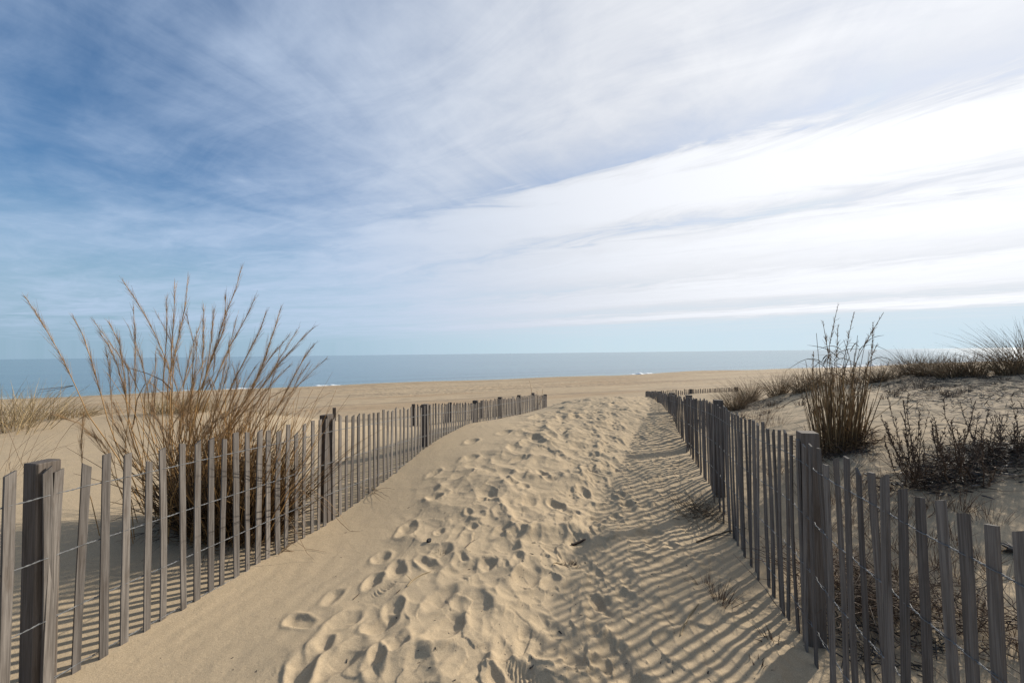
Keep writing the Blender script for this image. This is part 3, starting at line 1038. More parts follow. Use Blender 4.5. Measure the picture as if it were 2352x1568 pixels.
D1 = lambda X, Y: (X * .3387, 551 + Y * .3387)
TRACED = [  # stalk of the left clump: pixels from tip to foot (crop frame), has plume
    ([(165, 380), (260, 520), (400, 760), (470, 900), (520, 1010), (600, 1190), (700, 1330), (800, 1480), (980, 1640)], 1),
    ([(500, 530), (560, 640), (620, 820), (680, 1030), (730, 1220), (780, 1360), (850, 1500), (1000, 1660)], 1),
    ([(670, 620), (740, 720), (800, 860), (850, 1050), (880, 1300), (950, 1500), (1030, 1700)], 1),
    ([(830, 275), (930, 420), (1010, 560), (1070, 680), (1140, 850), (1165, 1000), (1160, 1250), (1150, 1500), (1190, 1750)], 1),
    ([(905, 450), (918, 700), (915, 900), (920, 1200), (980, 1450), (1060, 1700)], 1),
    ([(1185, 290), (1180, 500), (1165, 750), (1155, 1000), (1150, 1300), (1180, 1700)], 1),
    ([(1275, 270), (1250, 480), (1180, 800), (1165, 1100), (1170, 1400), (1200, 1750)], 1),
    ([(1640, 175), (1600, 330), (1530, 500), (1450, 760), (1400, 900), (1330, 1200), (1260, 1450), (1240, 1750)], 1),
    ([(1730, 395), (1660, 540), (1560, 720), (1480, 900), (1390, 1130), (1300, 1400), (1260, 1750)], 1),
    ([(1905, 460), (1850, 640), (1780, 850), (1700, 1020), (1600, 1200), (1450, 1500), (1370, 1760)], 1),
    ([(2125, 595), (2030, 690), (1900, 830), (1800, 960), (1700, 1100), (1560, 1300), (1400, 1600), (1350, 1750)], 1),
    ([(2140, 700), (2060, 800), (1960, 990), (1850, 1200), (1700, 1450), (1500, 1750)], 1),
    ([(1530, 380), (1520, 600), (1440, 800), (1350, 1050), (1270, 1400), (1240, 1750)], 1),
    ([(1380, 450), (1380, 700), (1370, 900), (1330, 1150), (1280, 1400), (1240, 1740)], 1),
    ([(1810, 480), (1760, 620), (1640, 850), (1540, 1050), (1400, 1400), (1300, 1740)], 1),
    ([(1130, 400), (1130, 650), (1110, 900), (1100, 1150), (1110, 1400), (1160, 1720)], 1),
    ([(1950, 660), (1830, 800), (1700, 1000), (1560, 1250), (1420, 1500), (1340, 1750)], 1),
    ([(740, 560), (810, 700), (840, 900), (870, 1200), (960, 1500), (1060, 1720)], 1),
    ([(1450, 470), (1430, 700), (1400, 900), (1340, 1150), (1260, 1450), (1230, 1740)], 1),
    ([(2240, 1035), (2100, 1110), (1950, 1220), (1800, 1380), (1600, 1600), (1450, 1740)], 0),
    ([(2250, 1080), (2150, 1180), (2050, 1270), (1900, 1420), (1650, 1640)], 0),
    ([(1500, 880), (1440, 1000), (1380, 1150), (1300, 1400), (1260, 1700)], 0),
    ([(800, 840), (900, 875), (1000, 905), (1100, 950), (1160, 1010)], 0),
    ([(345, 1475), (400, 1370), (480, 1260), (575, 1188), (605, 1215)], 0),
    ([(245, 1038), (380, 1012), (497, 988)], 0),
    ([(262, 1015), (390, 1000), (497, 986)], 0),
    ([(1040, 955), (980, 980), (930, 1080), (905, 1250)], 0),
    ([(720, 1040), (800, 1000), (850, 990)], 0),
]


def left_clump():
    foot = hit(505, 1235)
    cx, cy = foot.x, foot.y
    root = empty('tall_grass', foot)
    tag(root, 'tallest feathery golden grass clump growing behind the left fence', 'tall grass')
    stalk, plm, leaf = Strands(), Strands(), Strands()
    for ti, (px, has) in enumerate(TRACED):
        Y = cy + random.uniform(-.12, .25)
        pts = []
        n = len(px)
        for i, (a, b) in enumerate(reversed(px)):
            f = i / (n - 1)
            pts.append(tuple(at(*D1(a, b), Y + .1 * (f - .3) * random.choice((-1, 1)))))
        pts = np.array(pts)
        g = gz(pts[0, 0], pts[0, 1])
        if has:
            pts[0, 2] = min(pts[0, 2], g + .02)
        stalk.add(pts, np.linspace(.0048, .0018, n) if has else np.linspace(.0045, .0018, n), 4, random.uniform(.35, .9) if has else random.uniform(.0, .35), 1 if has else .45)
        if has:
            plume(plm, pts, .42, 110, .18, .14, .0008)
            for k in range(0 if ti < 2 else 4):      # companions a little shorter beside it
                q = pts.copy()
                sc = random.uniform(.45, .95)
                root_p = q[0].copy()
                q = root_p + (q - root_p) * sc
                q += np.array((random.gauss(0, .06), random.gauss(0, .10), 0))
                tw = np.linspace(0, 1, len(q))[:, None] ** 1.5
                q = q + tw * np.array((random.gauss(.02, .13), random.gauss(0, .16), random.gauss(0, .06))) + np.sin(tw * 3.14) * np.array((random.gauss(0, .05), random.gauss(0, .05), 0))
                stalk.add(q, np.linspace(.0036, .0014, len(q)), 3, random.uniform(.2, .95))
                plume(plm, q, .42, 70, .16, .15, .0008)
    # bare stalks and leaves that fill the foot of the clump
    for i in range(900):
        a = random.uniform(0, 6.28)
        rr = .34 * math.sqrt(random.random())
        x, y = cx + rr * math.cos(a) * 1.25, cy + .12 + rr * math.sin(a) * .75
        z = gz(x, y) - .02
        out = np.array((math.cos(a) * rr * 1.3 + random.gauss(.03, .16), math.sin(a) * rr * 1.0 + random.gauss(0, .16), 1.0))
        L = random.triangular(.35, 1.35, .7)
        st = stalk if i % 3 == 0 else leaf
        P = curve_pts((x, y, z), out, L, 6, (random.gauss(.05, .14), random.gauss(0, .14), -random.uniform(0, .25)), .06)
        st.add(P, np.array([1, 1, .95, .8, .6, .25]) * random.uniform(.0032, .0056), 3, random.random() ** 1.4, 1 if i % 3 == 0 else .35)
    for i in range(160):            # leafless straws standing in the middle
        a = random.uniform(0, 6.28)
        rr = .3 * math.sqrt(random.random())
        x, y = cx + rr * math.cos(a) * 1.2, cy + .12 + rr * math.sin(a) * .75
        out = np.array((math.cos(a) * rr * .9 + random.gauss(.07, .13), math.sin(a) * rr + random.gauss(0, .15), 1.0))
        P = curve_pts((x, y, gz(x, y) - .02), out, random.triangular(.7, 1.65, 1.0), 6, (random.gauss(.06, .08), random.gauss(0, .08), 0), .03)
        stalk.add(P, np.array([1, 1, .9, .8, .6, .35]) * random.uniform(.0026, .0042), 3, random.uniform(.3, 1))
    for i in range(430):            # arching and broken dead leaves
        a = random.uniform(0, 6.28)
        rr = .36 * math.sqrt(random.random())
        x, y = cx + rr * math.cos(a) * 1.2, cy + .1 + rr * math.sin(a) * .8
        z = gz(x, y) + random.uniform(0, .75)
        az = random.uniform(0, 6.28)
        d = np.array((math.cos(az), math.sin(az) * .8, random.uniform(-.1, 1.1)))
        L = random.uniform(.18, .6)
        P = curve_pts((x, y, z), d, L, 6, (random.gauss(0, .1), random.gauss(0, .1), -random.uniform(.1, .7)), .08)
        P[:, 2] = np.maximum(P[:, 2], z - .6)
        leaf.add(P, np.array([.7, 1, 1, .8, .6, .2]) * random.uniform(.0025, .0045), 3, random.random() ** 1.8, .3)
    for i in range(700):            # core leaves tinted dark to paint in the clump's inner shade
        a = random.uniform(0, 6.28)
        rr = .36 * math.sqrt(random.random())
        x, y = cx + rr * math.cos(a) * 1.2, cy + .12 + rr * math.sin(a) * .8
        z = gz(x, y) + random.uniform(-.02, .25)
        P = curve_pts((x, y, z), (math.cos(a) * .4 + random.gauss(0, .3), math.sin(a) * .4 + random.gauss(0, .3), random.uniform(.3, 1)), random.uniform(.15, .5), 5, (0, 0, -.15), .1)
        leaf.add(P, np.array([1, 1, 1, .7, .3]) * .0048, 3, random.random() ** 3 * .5, .45)
    for i in range(260):            # fallen litter at the foot
        a = random.uniform(0, 6.28)
        rr = .5 * math.sqrt(random.random())
        x, y = cx + rr * math.cos(a) * 1.3, cy + .1 + rr * math.sin(a) * .8
        z = gz(x, y) + random.uniform(.0, .10)
        az = random.uniform(0, 6.28)
        P = curve_pts((x, y, z), (math.cos(az), math.sin(az), random.uniform(-.1, .35)), random.uniform(.1, .32), 5, (0, 0, -.2), .1)
        leaf.add(P, np.array([.8, 1, 1, .7, .3]) * .0032, 3, random.random() ** 2, .4)
    for i in range(22):             # blades that spill through the fence onto the path
        px, py = random.uniform(520, 640), random.uniform(1230, 1300)
        x, y = cx + random.uniform(.1, .5), cy + random.uniform(-.1, .45)
        z = gz(x, y) + random.uniform(.05, .5)
        d = np.array((random.uniform(.5, 1), random.uniform(-.5, .3), random.uniform(.2, .9)))
        L = random.uniform(.3, .62)
        P = curve_pts((x, y, z), d, L, 8, (.15, -.1, -random.uniform(.7, 1.25)), .05)
        g = height(P[:, 0], P[:, 1])
        P[:, 2] = np.maximum(P[:, 2], g + .006)
        leaf.add(P, np.array([1, 1, 1, 1, .9, .8, .6, .3]) * .003, 3, random.uniform(.4, 1), .5)
    b = tuple(foot)
    stalk.build('stem', MAT_STALK, root, b)
    plm.build('seed_head', MAT_PLUME, root, b)
    leaf.build('foliage', MAT_LEAF, root, b)


left_clump()


def right_clump():
    foot = hit(1932, 1030)
    cx, cy = foot.x, foot.y
    k = cy / F
    root = empty('tall_grass', foot)
    tag(root, 'upright clump of tall brown stalks on sand behind the right fence post', 'tall grass')
    stalk, plm, leaf = Strands(), Strands(), Strands()
    for i in range(185):
        a = random.uniform(0, 6.28)
        rr = math.sqrt(random.random())
        x, y = cx + 50 * k * rr * math.cos(a), cy + .05 + .22 * rr * math.sin(a)
        z = gz(x, y) - .02
        out = np.array((rr * math.cos(a) * .13 + random.gauss(.02, .07), rr * math.sin(a) * .2 + random.gauss(0, .06), 1))
        L = random.triangular(.25, 1.25, .75)
        P = curve_pts((x, y, z), out, L, 5, (random.gauss(0, .03), random.gauss(0, .03), 0), .03)
        stalk.add(P, np.array([1, 1, .9, .8, .55]) * random.uniform(.0036, .0062), 3, random.random(), 1)
    tips = [(1925, 700, 1), (1962, 717, 1), (2030, 717, 1), (1890, 740, 1), (1925, 745, 1), (1875, 765, 0), (2015, 790, 1), (1975, 800, 0), (1948, 800, 0), (1905, 800, 1), (1868, 810, 1), (1990, 775, 0), (1938, 780, 0),
            (2005, 740, 1), (1848, 905, 0), (2070, 915, 0), (1990, 850, 0), (1880, 860, 0), (1955, 860, 0), (2000, 870, 0), (1920, 850, 0), (1970, 770, 0)]
    for (tx, ty, has) in tips:
        x, y = cx + random.uniform(-48, 48) * k, cy + random.uniform(-.1, .2)
        p1 = np.array(at(tx, ty, y + random.uniform(-.1, .15)))
        p0 = np.array((x, y, gz(x, y)))
        t = np.linspace(0, 1, 8)[:, None]
        side = np.array((random.gauss(0, .05), random.gauss(0, .05), 0))
        P = p0 + t * (p1 - p0) + np.sin(t * math.pi) * side + (t ** 2 - t) * np.array(((p1 - p0)[0] * .5, 0, 0))
        stalk.add(P, np.linspace(.0065, .0026, 8), 3, random.uniform(.05, .5))
        if has:
            plume(plm, P, .30, 55, .07, .28, .0017)
    for i in range(60):             # curled upper leaves
        x, y = cx + random.uniform(-60, 60) * k, cy + random.uniform(-.15, .25)
        z = gz(x, y) + random.uniform(.5, 1.15)
        az = random.uniform(0, 6.28)
        P = curve_pts((x, y, z), (math.cos(az) * .6, math.sin(az) * .5, random.uniform(.6, 1.2)), random.uniform(.18, .45), 7, (math.cos(az) * .5, 0, -random.uniform(.2, 1.1)), .04)
        leaf.add(P, np.array([.8, 1, 1, .9, .8, .6, .2]) * .0055, 3, random.random() * .6, .35)
    for i in range(420):            # tangle at the foot
        a = random.uniform(0, 6.28)
        rr = math.sqrt(random.random())
        x, y = cx + 78 * k * rr * math.cos(a), cy + .05 + .3 * rr * math.sin(a)
        z = gz(x, y) + random.uniform(-.01, .12)
        az = random.uniform(0, 6.28)
        P = curve_pts((x, y, z), (math.cos(az), math.sin(az), random.uniform(.1, 1.6)), random.uniform(.12, .45), 5, (0, 0, -.3), .08)
        leaf.add(P, np.array([.8, 1, .9, .7, .3]) * .004, 3, random.random() ** 2, .5)
    b = tuple(foot)
    stalk.build('stem', MAT_DULL, root, b)
    plm.build('seed_head', MAT_PLUME, root, b)
    leaf.build('foliage', MAT_LEAF, root, b)


right_clump()


def tuft(px, py, hpx, wpx, nb, mat, label, cat='grass tuft', name='grass_tuft', group=None, lean=0.0, droop=.5, rad=.0022, curl=.25, wp=(0, .0)):
    """a bunch of narrow blades: foot at a pixel of the photograph, height and spread in its pixels"""
    f = hit(px, py)
    k = f.y / F
    H, W = hpx * k, wpx * k
    st = Strands()
    for i in range(nb):
        a = random.uniform(0, 6.28)
        rr = math.sqrt(random.random())
        x, y = f.x + W * .32 * rr * math.cos(a), f.y + W * .32 * rr * math.sin(a)
        z = gz(x, y) - .01 if i % 6 == 0 else f.z - .02 + (gz(f.x + .2, f.y) - f.z) / .2 * (x - f.x) + (gz(f.x, f.y + .2) - f.z) / .2 * (y - f.y)
        L = H * random.triangular(.3, 1.2, .85)
        d = np.array((rr * math.cos(a) * .55 + lean + random.gauss(0, .22), rr * math.sin(a) * .5 + random.gauss(0, .22), 1.0))
        bend = np.array((d[0] * curl + lean * .5, d[1] * curl, -droop * random.random() ** 1.5 * min(1, .2 + np.hypot(d[0], d[1]))))
        P = curve_pts((x, y, z), d, L, 6, bend, .05)
        st.add(P, np.array([1, 1, .9, .75, .5, .15]) * rad * random.uniform(.7, 1.3), 3, random.random(), .5)
    o = st.build(name, mat, None, tuple(f))
    tag(o, label, cat, group)
    return o


# pale dune grass on the left-hand crest
G = 'pale grass tufts on the left dune crest'
tuft(15, 985, 120, 130, 130, MAT_PALE, 'sparse pale grass at left edge of the photo with thin tall blades against sea', group=G, lean=.05, droop=.35, rad=.0042)
tuft(90, 965, 100, 110, 80, MAT_PALE, 'pale grass tuft with tallest bleached blades on left dune crest', group=G, lean=.0, droop=.3, rad=.0042)
tuft(165, 958, 45, 130, 130, MAT_PALE, 'low matted pale grass tuft beside bleached tall blades on dune crest', group=G, lean=.25, droop=.8, rad=.0042)
tuft(235, 952, 40, 120, 90, MAT_PALE, 'low pale grass tuft under the leftmost leaning plume stalk', group=G, lean=.3, droop=.8, rad=.0042)
tuft(385, 948, 62, 110, 190, MAT_PALE, 'dense pale grass tuft behind left part of tall feathery clump', group=G, lean=.2, droop=.5, rad=.0042)
tuft(450, 945, 55, 110, 150, MAT_PALE, 'straw coloured tuft on crest hidden behind middle of tall feathery clump', group=G, lean=.2, droop=.5, rad=.0042)
tuft(620, 952, 24, 110, 60, MAT_PALE, 'short thin tuft on crest just right of the tall feathery clump', group=G, lean=.2, droop=.6, rad=.0042)
tuft(25, 1085, 165, 150, 26, MAT_LEAF, 'thin scattered dark blades on sand at left edge above the fence', lean=.25, droop=.6, rad=.0016)

tuft(40, 990, 135, 170, 34, MAT_PALE, 'few tall bleached blades standing against the sea at left edge', group=G, lean=.05, droop=.25, rad=.0055)

# brown grass along the crest of the right-hand dune
G = 'brown grass tufts on the right dune crest'
for (px, py, h, w, nb, lab) in [
    (1692, 940, 52, 70, 260, 'brown grass tuft nearest the half buried fence at foot of right dune'),
    (1728, 924, 62, 70, 260, 'bushy brown grass tuft touching end of the half buried fence'),
    (1790, 908, 58, 80, 280, 'rounded brown tuft halfway between half buried fence and tall stalks'),
    (1836, 900, 54, 70, 240, 'brown tuft just left of the tall upright stalks'),
    (1876, 888, 50, 70, 220, 'dark tuft directly behind left edge of tall upright stalks'),
    (1955, 880, 42, 70, 160, 'grass tuft behind the middle of tall upright stalks'),
    (2008, 878, 48, 60, 220, 'dark bushy tuft directly behind right edge of tall upright stalks'),
    (2050, 870, 34, 80, 130, 'thin brown grass between tall stalks and the broad crest tufts'),
    (2092, 860, 50, 80, 260, 'broad windswept tuft at left end of crest above dark shrub'),
    (2140, 862, 54, 90, 300, 'shaggy brown tuft on crest above middle of dark shrub'),
    (2190, 866, 58, 90, 300, 'shaggy brown tuft on crest with blades over the horizon'),
    (2240, 862, 62, 90, 300, 'tall brown tuft on crest second from the right edge'),
    (2318, 858, 92, 100, 340, 'tallest brown tuft on crest close to right edge of photo'),
    (2366, 852, 118, 120, 380, 'big dark tuft cut off by the right edge of photo'),
]:
    tuft(px + random.gauss(0, 5), py, h * random.uniform(.95, 1.45), w * .72, int(nb * random.uniform(.7, 1.3)), MAT_DUNE, lab, group=G, lean=-.06, droop=.5, rad=.0034, curl=.5)

# dark stubble sticking out of the right-hand slope
G = 'dark stubble stumps on the right slope'
for (px, py) in [(1772, 932), (1790, 938), (1838, 930), (1700, 962), (1760, 948), (2046, 905), (2060, 912), (2075, 898), (2106, 893), (2132, 897), (2150, 893), (2170, 905), (2185, 912), (2215, 900), (2260, 868), (2305, 872), (2030, 918), (2110, 885)]:
    tuft(px, py, random.uniform(12, 24), 26, 26, MAT_SHRUB, 'small dark dead stubble tuft poking from the sandy slope right of path', 'stubble', 'grass_stubble', G, 0.05, .1, .004)


def shrub(px, py, tips, label, k_extra=1.0):
    """a dead-leaved dune shrub: curved stems that carry little up-turned leaf clusters"""
    f = hit(px, py)
    k = f.y / F
    root = empty('shrub', f)
    tag(root, label, 'shrub', 'dark shrubs on the right dune')
    stem, leaf, mat_ = Strands(), Strands(), Strands()

    def leafy(P, a0=.35, dens=1.0):
        seg = np.linalg.norm(np.diff(P, axis=0), axis=1)
        s = np.concatenate([[0], np.cumsum(seg)])
        L = s[-1]
        n = int(L / .027 * dens)
        for j in range(n):
            fr = a0 + (1 - a0) * (j + random.random()) / n
            sv = fr * L
            p = np.array([np.interp(sv, s, P[:, q]) for q in range(3)])
            i = max(1, min(np.searchsorted(s, sv), len(P) - 1))
            t = P[i] - P[i - 1]
            t /= np.linalg.norm(t)
            d = t * .9 + RNG.normal(size=3) * .55
            ln = random.uniform(.014, .034)
            leaf.add(curve_pts(p, d, ln, 4, (0, 0, .3), .05), np.array([.3, 1, .9, .1]) * random.uniform(.0028, .005), 4, random.random(), .5)
    tips = tips + [(a + random.gauss(0, 20), b + random.gauss(25, 25)) for (a, b) in tips[::2]]
    for (tx, ty) in tips:
        Y = f.y + random.gauss(0, .16)
        p1 = np.array(at(tx, ty, Y + random.gauss(0, .15)))
        p0 = np.array(f) + np.array((random.gauss(0, .07), random.gauss(0, .07), -.02))
        t = np.linspace(0, 1, 9)[:, None]
        v = p1 - p0
        # leaves the ground flat, then turns up
        P = p0 + np.stack([v[0] * (t[:, 0] ** .68), v[1] * (t[:, 0] ** .68), v[2] * (t[:, 0] ** 1.65)], -1)
        P[1:-1] += RNG.normal(size=(7, 3)) * .006
        stem.add(P, np.linspace(.0048, .0018, 9), 4, random.random() * .7)
        leafy(P, .42)
        for b in range(random.randint(2, 4)):
            i = random.randint(3, 6)
            d = P[i + 1] - P[i]
            d = d / np.linalg.norm(d) + np.array((random.gauss(0, .6), random.gauss(0, .5), random.uniform(.2, .8)))
            Q = curve_pts(P[i], d, random.uniform(.08, .24), 5, (0, 0, .25), .05)
            stem.add(Q, np.linspace(.0026, .0012, 5), 3, random.random() * .7)
            leafy(Q, .25)
    for i in range(75):             # a tangle of thin dead twigs sprawling low round the stems
        x, y = f.x + random.gauss(0, 60 * k), f.y + random.gauss(.03, .16)
        az = random.uniform(0, 6.28)
        Q = curve_pts((x, y, gz(x, y) + random.uniform(0, .14)), (math.cos(az), math.sin(az) * .7, random.uniform(-.05, .7)), random.uniform(.15, .45), 6, (random.gauss(0, .25), random.gauss(0, .25), random.uniform(-.2, .3)), .1)
        stem.add(Q, np.linspace(.0026, .0010, 6), 3, random.random())
    for i in range(90):             # matted grey leaves lying underneath
        x, y = f.x + random.gauss(0, 55 * k), f.y + random.gauss(.05, .14)
        az = random.uniform(0, 6.28)
        P = curve_pts((x, y, gz(x, y) + random.uniform(.004, .03)), (math.cos(az), math.sin(az) * .7, random.uniform(-.05, .3)), random.uniform(.05, .13), 5, (0, 0, -.1), .05)
        mat_.add(P, np.array([.3, 1, 1, .8, .2]) * random.uniform(.006, .011), 4, random.random(), .25)
    b = tuple(f)
    stem.build('branch', MAT_SHRUB, root, b)
    leaf.build('foliage', MAT_SHRUB, root, b)
    mat_.build('fallen_foliage', MAT_LITTER, root, b)


shrub(2135, 1108, [(2040, 915), (2085, 905), (2036, 970), (2060, 1005), (2112, 945), (2050, 1040), (2095, 985), (2140, 960), (2070, 950), (2120, 1010), (2030, 1000), (2160, 1000), (2100, 1040)],
      'dark dead leaved shrub with curved stems nearest the tall stalks')
shrub(2228, 1098, [(2168, 915), (2205, 925), (2238, 928), (2185, 965), (2215, 985), (2270, 940), (2150, 985), (2255, 985), (2290, 990), (2300, 1020), (2200, 1030), (2245, 1030), (2280, 1040), (2170, 1040)],
      'dark dead leaved shrub with many upright leafy twigs, middle of the three')
shrub(2325, 1050, [(2338, 938), (2300, 960), (2360, 960), (2375, 985), (2290, 990), (2345, 985), (2280, 1020), (2330, 1000), (2390, 1000), (2265, 1005)],
      'dark tangled shrub at the right edge of the photo')
shrub(1640, 975, [(1600, 962), (1622, 950), (1650, 948), (1668, 955), (1690, 958), (1612, 968)], 'small low dark shrub at foot of dune just over the right fence')

# dry reddish sprigs scattered behind the right-hand fence
G = 'reddish dry sprigs behind the right fence'
SPR = [(1720, 975), (1745, 985), (1760, 965), (1785, 975), (1980, 1120), (2010, 1150), (2040, 1130), (2075, 1190), (2110, 1180), (2150, 1170), (1950, 1150), (1930, 1090), (1990, 1060), (1960, 1210), (2000, 1230), (2030, 1260), (2080, 1260), (2120, 1240), (2060, 1330),
       (2100, 1345), (2150, 1300), (2190, 1240), (1905, 1160), (2250, 1290), (2030, 1180), (2200, 1330), (1890, 1220), (1940, 1280), (2130, 1400), (2060, 1430), (2180, 1420), (2250, 1400), (2300, 1330), (1990, 1330), (1850, 1130), (1870, 1065), (2210, 1170), (2100, 1110), (1740, 1050), (1790, 1090)]
for (px, py) in SPR:
    tuft(px + random.uniform(-6, 6), py + random.uniform(-6, 6), random.uniform(50, 90), random.uniform(46, 76), random.randint(22, 44), MAT_SPRIG, 'thin reddish dry sprig growing from the shaded sand behind right fence', 'sprig', 'dry_sprig', G, random.gauss(0, .12), .15, .0016)
tuft(2268, 1200, 62, 90, 34, MAT_SPRIG, 'open reddish sprig standing alone on the lit sand near right edge', 'sprig', 'dry_sprig', None, 0, .1, .0016)
tuft(2330, 1480, 90, 120, 50, MAT_SPRIG, 'reddish sprig in bottom right corner behind the last pickets', 'sprig', 'dry_sprig', None, -.1, .2, .0018)


def brush(px, py, wpx, n, label, hmax=.35, mat=MAT_SHRUB):
    f = hit(px, py)
    k = f.y / F
    st = Strands()
    for i in range(n):
        x, y = f.x + random.gauss(0, wpx * k * .4), f.y + random.gauss(0, wpx * k * .35)
        z = gz(x, y)
        az = random.uniform(0, 6.28)
        d = np.array((math.cos(az), math.sin(az), random.uniform(.1, 1.1)))
        P = curve_pts((x, y, z + random.uniform(0, hmax * .4)), d, random.uniform(.15, .5), 6, (random.gauss(0, .3), random.gauss(0, .3), -random.uniform(0, .5)), .12)
        st.add(P, np.array([1, 1, .9, .8, .6, .3]) * random.uniform(.0016, .0032), 3, random.random(), 1)
    o = st.build('dead_brush', mat, None, tuple(f))
    tag(o, label, 'brush', 'heaps of dead brush')


brush(1990, 1400, 130, 260, 'dark tangle of dead brush low behind pickets right of the near right post')
brush(1905, 1330, 80, 130, 'dead reddish brush heaped directly against the near right fence post', .3, MAT_SPRIG)
brush(2230, 1470, 150, 150, 'sparse dead brush on sand in bottom right corner')


def rosette(px, py, n, L, label):
    f = hit(px, py)
    st = Strands()
    for i in range(n):
        az = i * 2.4
        el = random.uniform(.1, .7)
        P = curve_pts((f.x, f.y, f.z + .005), (math.cos(az), math.sin(az), el), L * random.uniform(.6, 1.1), 5, (0, 0, -.25), .03)
        st.add(P, np.array([.35, .8, 1, .8, .1]) * L * .13, 4, random.random(), .2)
    o = st.build('rosette_plant', MAT_LITTER, None, tuple(f))
    tag(o, label, 'plant')


rosette(2340, 1268, 16, .13, 'grey leaf rosette lying on lit sand at right edge behind last picket')
rosette(1995, 1093, 10, .07, 'small grey leaf rosette on sand between tall stalks and dark shrub')

# two thin stalks by the far end of the left fence
f = at(1221, 930, 13.4)
st = Strands()
for (a, b) in (((1216, 874), (1222, 925)), ((1247, 893), (1230, 915)), ((1233, 897), (1229, 915))):
    p1, p0 = np.array(at(*a, 13.4)), np.array(at(*b, 13.4))
    p0[2] = gz(p0[0], p0[1])
    t = np.linspace(0, 1, 6)[:, None]
    st.add(p0 + (p1 - p0) * t + np.sin(t * 3.14) * np.array((.05, 0, 0)), np.linspace(.010, .005, 6), 3, .3)
g0 = (float(f.x), float(f.y), gz(f.x, f.y))
tag(st.build('reed_stem', MAT_STALK, None, g0), 'thin dry reed stalks rising above far end of the left fence', 'reed')


# ------------------------------------------------------------------ small things lying on the path
def lump(px, py, size, mat, name, label, cat, seed):
    """an angular dark lump: a squashed, chipped ball half sunk in the sand"""
    rg = np.random.default_rng(seed)
    f = hit(px, py)
    import bmesh
    bm = bmesh.new()
    bmesh.ops.create_icosphere(bm, subdivisions=2, radius=1.0)
    planes = [(v / np.linalg.norm(v), rg.uniform(.55, .85)) for v in rg.normal(size=(9, 3))]
    for v in bm.verts:
        c = np.array(v.co)
        for (nn, dd) in planes:
            e = c @ nn - dd
            if e > 0:
                c = c - nn * e
        v.co = c * np.array((1.0, .75, .6)) * size
    me = bpy.data.meshes.new(name)
    bm.to_mesh(me)
    bm.free()
    me.materials.append(mat)
    o = bpy.data.objects.new(name, me)
    o.location = (f.x, f.y, f.z + size * .25)
    o.rotation_euler = (rg.uniform(-.4, .4), rg.uniform(-.4, .4), rg.uniform(0, 6))
    col.objects.link(o)
    tag(o, label, cat)


def stick(px0, px1, rad, name, label, cat, mat=MAT_TWIG, tint=.3, bow=.01, fork=0):
    a, b = hit(*px0), hit(*px1)
    t = np.linspace(0, 1, 8)
    P = np.array(a)[None] * (1 - t[:, None]) + np.array(b)[None] * t[:, None]
    n = np.array((-(b.y - a.y), b.x - a.x, 0))
    P += np.sin(t * math.pi)[:, None] * n * bow * 4
    P[:, 2] = np.maximum(height(P[:, 0], P[:, 1]), P[:, 2] - .01) + rad * 1.2
    st = Strands()
    st.add(P, np.array([.8, 1, 1.05, 1, 1, .95, .8, .5]) * rad, 6, tint)
    for k in range(fork):
        i = random.randint(2, 5)
        d = (P[i + 1] - P[i]) / np.linalg.norm(P[i + 1] - P[i]) + RNG.normal(size=3) * .5
        d[2] = abs(d[2]) * .6
        st.add(curve_pts(P[i], d, np.linalg.norm(P[-1] - P[0]) * random.uniform(.2, .45), 5, (0, 0, -.1)), np.linspace(rad * .7, rad * .2, 5), 4, tint)
    tag(st.build(name, mat, None, tuple(P[0])), label, cat)


lump(985, 1248, .030, MAT_CHAR, 'charcoal_lump', 'black charcoal lump on the path in centre of foreground', 'charcoal', 3)
stick((1313, 1251), (1345, 1245), .010, 'burnt_stick', 'short thick black burnt stick lying at edge of the striped shadow', 'stick', MAT_SHRUB, .0)
stick((1069, 1262), (1091, 1240), .0032, 'thin_twig', 'straight thin dark twig on the smooth middle of path', 'twig')
stick((935, 1352), (990, 1310), .0038, 'straw', 'bent pale straw lying on the path left of centre', 'straw', MAT_PALE, .5, .03, 1)
stick((812, 1375), (826, 1362), .003, 'twig_bit', 'tiny dark twig bit beside small footprints left of centre', 'twig', MAT_TWIG, .1)
stick((911, 1366), (920, 1358), .003, 'twig_bit', 'tiny twig bit under a tread marked footprint', 'twig', MAT_TWIG, .1)
stick((1270, 1303), (1300, 1297), .003, 'grass_loop', 'pale loop of dry grass on sand near the crumbled plant', 'straw', MAT_PALE, .3, .09, 2)
stick((1563, 1460), (1605, 1395), .0045, 'pale_reed', 'long pale reed lying in the striped shadow by right fence', 'reed', MAT_PALE, .5, .01)
stick((1600, 1247), (1712, 1212), .007, 'fallen_branch', 'thin fallen branch lying against foot of the right fence', 'branch', MAT_TWIG, .15, .015, 3)
tuft(1312, 1296, 16, 44, 60, MAT_SHRUB, 'crumbled dark dead plant bit on sand below the burnt stick', 'dead plant', 'dead_plant', None, 0, .6, .0022)
tuft(1015, 1265, 16, 30, 26, MAT_TWIG, 'small dry root scrap on rim of a footprint', 'dead plant', 'dead_plant', None, 0, .5, .0018)
tuft(1660, 1385, 62, 60, 46, MAT_SPRIG, 'reddish dry sprig rising in middle of the striped shadow by right fence', 'sprig', 'dry_sprig', None, .15, .3, .0018)
tuft(1615, 1345, 40, 60, 26, MAT_SPRIG, 'low dark sprig in striped shadow left of the reddish sprig', 'sprig', 'dry_sprig', None, -.2, .5, .0018)
tuft(1770, 1480, 40, 50, 18, MAT_SHRUB, 'dark dead sprig in shade at bottom near the right fence', 'sprig', 'dry_sprig', None, -.3, .4, .0028)
tuft(1745, 1530, 26, 60, 16, MAT_SHRUB, 'flat dark dead twig scrap at bottom edge of the shaded path', 'sprig', 'dry_sprig', None, .3, .7, .003)
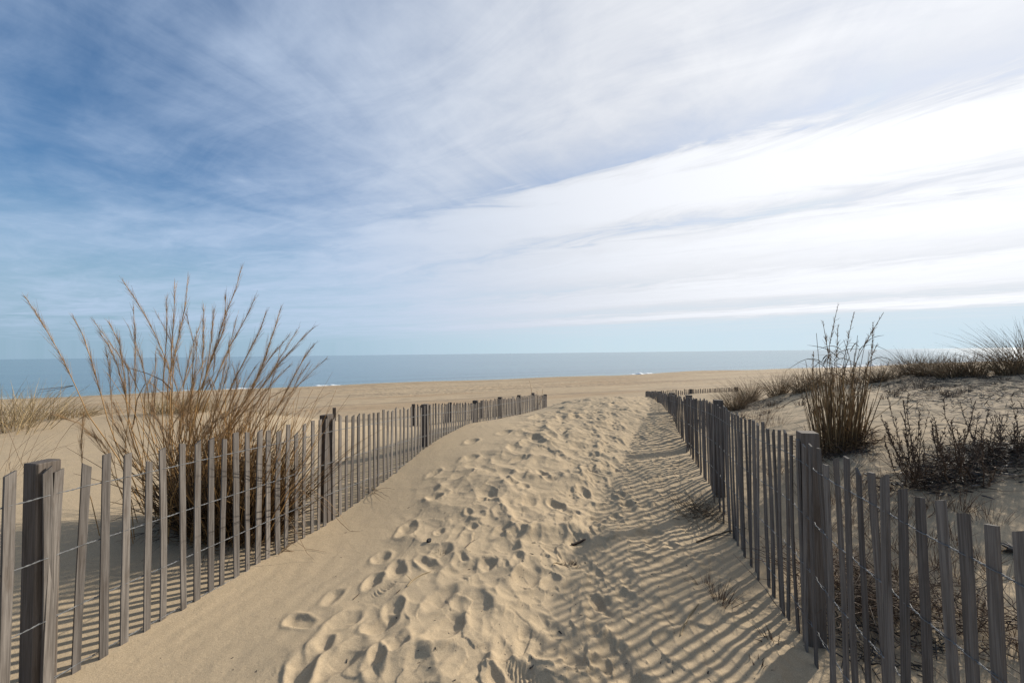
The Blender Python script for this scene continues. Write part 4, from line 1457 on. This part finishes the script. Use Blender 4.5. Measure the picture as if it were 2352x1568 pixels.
brush(1610, 1185, 62, 110, 'heap of dark wrack and dry straw at foot of the right fence', .12, MAT_TWIG)
brush(860, 1130, 20, 14, 'few dry straws caught at foot of the left fence', .05, MAT_TWIG)


def dune_litter():
    """dead leaf and twig litter matted on the right-hand dune"""
    st = Strands()
    C0 = [(base_hit(px, py), rad, k) for (px, py, rad, k) in THATCH]
    for i in range(4500):
        (c, rad, k) = random.choice(C0)
        rr, a = rad * math.sqrt(random.random()), random.uniform(0, 6.28)
        x, y = c[0] + rr * math.cos(a), c[1] + rr * math.sin(a)
        if x < XR(y) + .15:
            continue
        az = random.uniform(0, 6.28)
        up = random.uniform(-.05, .3) if i % 4 else random.uniform(.3, 1.4)
        z = gz(x, y) + .004
        st.add(curve_pts((x, y, z), (math.cos(az), math.sin(az), up), random.uniform(.04, .16), 4, (0, 0, -.1), .1), np.array([.8, 1, .8, .3]) * random.uniform(.0025, .006), 3, random.random() ** 2, .5)
    o = st.build('dead_leaf_litter', MAT_LITTER, None, (0, 0, 0))
    tag(o, 'dark mat of dead twigs and leaves lying on the right dune slope', 'litter', kind='stuff')


dune_litter()


def seed_bits():
    """crumbs of bark and seed blown over the trodden sand"""
    V, Fq, nv = [], [], 0
    base = np.array([(-1, -.4, 0), (1, -.5, 0), (1.1, .4, 0), (-.9, .5, 0), (-.6, -.2, .5), (.7, -.2, .6), (.6, .3, .5), (-.5, .3, .6)])
    faces = np.array([(3, 2, 1, 0), (4, 5, 6, 7), (0, 1, 5, 4), (1, 2, 6, 5), (2, 3, 7, 6), (3, 0, 4, 7)])
    n = 900
    ys = 1.9 + 8 * RNG.random(n) ** 1.6
    us = np.clip(RNG.normal(.68, .25, n), .08, 1.5)
    xs = XL(ys) + us * (XR(ys) - XL(ys))
    zs = height(xs, ys)
    for x, y, z in zip(xs, ys, zs):
        a = random.uniform(0, 6.28)
        sc = .0022 * math.exp(random.gauss(.2, .5))
        c, s = math.cos(a), math.sin(a)
        b = base * sc * np.array((random.uniform(1, 2.6), 1, 1))
        b = np.stack([b[:, 0] * c - b[:, 1] * s + x, b[:, 0] * s + b[:, 1] * c + y, b[:, 2] + z - sc * .1], -1)
        V.append(b)
        Fq.append(faces + nv)
        nv += 8
    o = mesh_obj('debris', np.concatenate(V), np.concatenate(Fq), MAT_CHAR, None, (0, 0, 0), False)
    tag(o, 'dark crumbs of bark and seed strewn over the trodden path', 'debris', kind='stuff')


seed_bits()
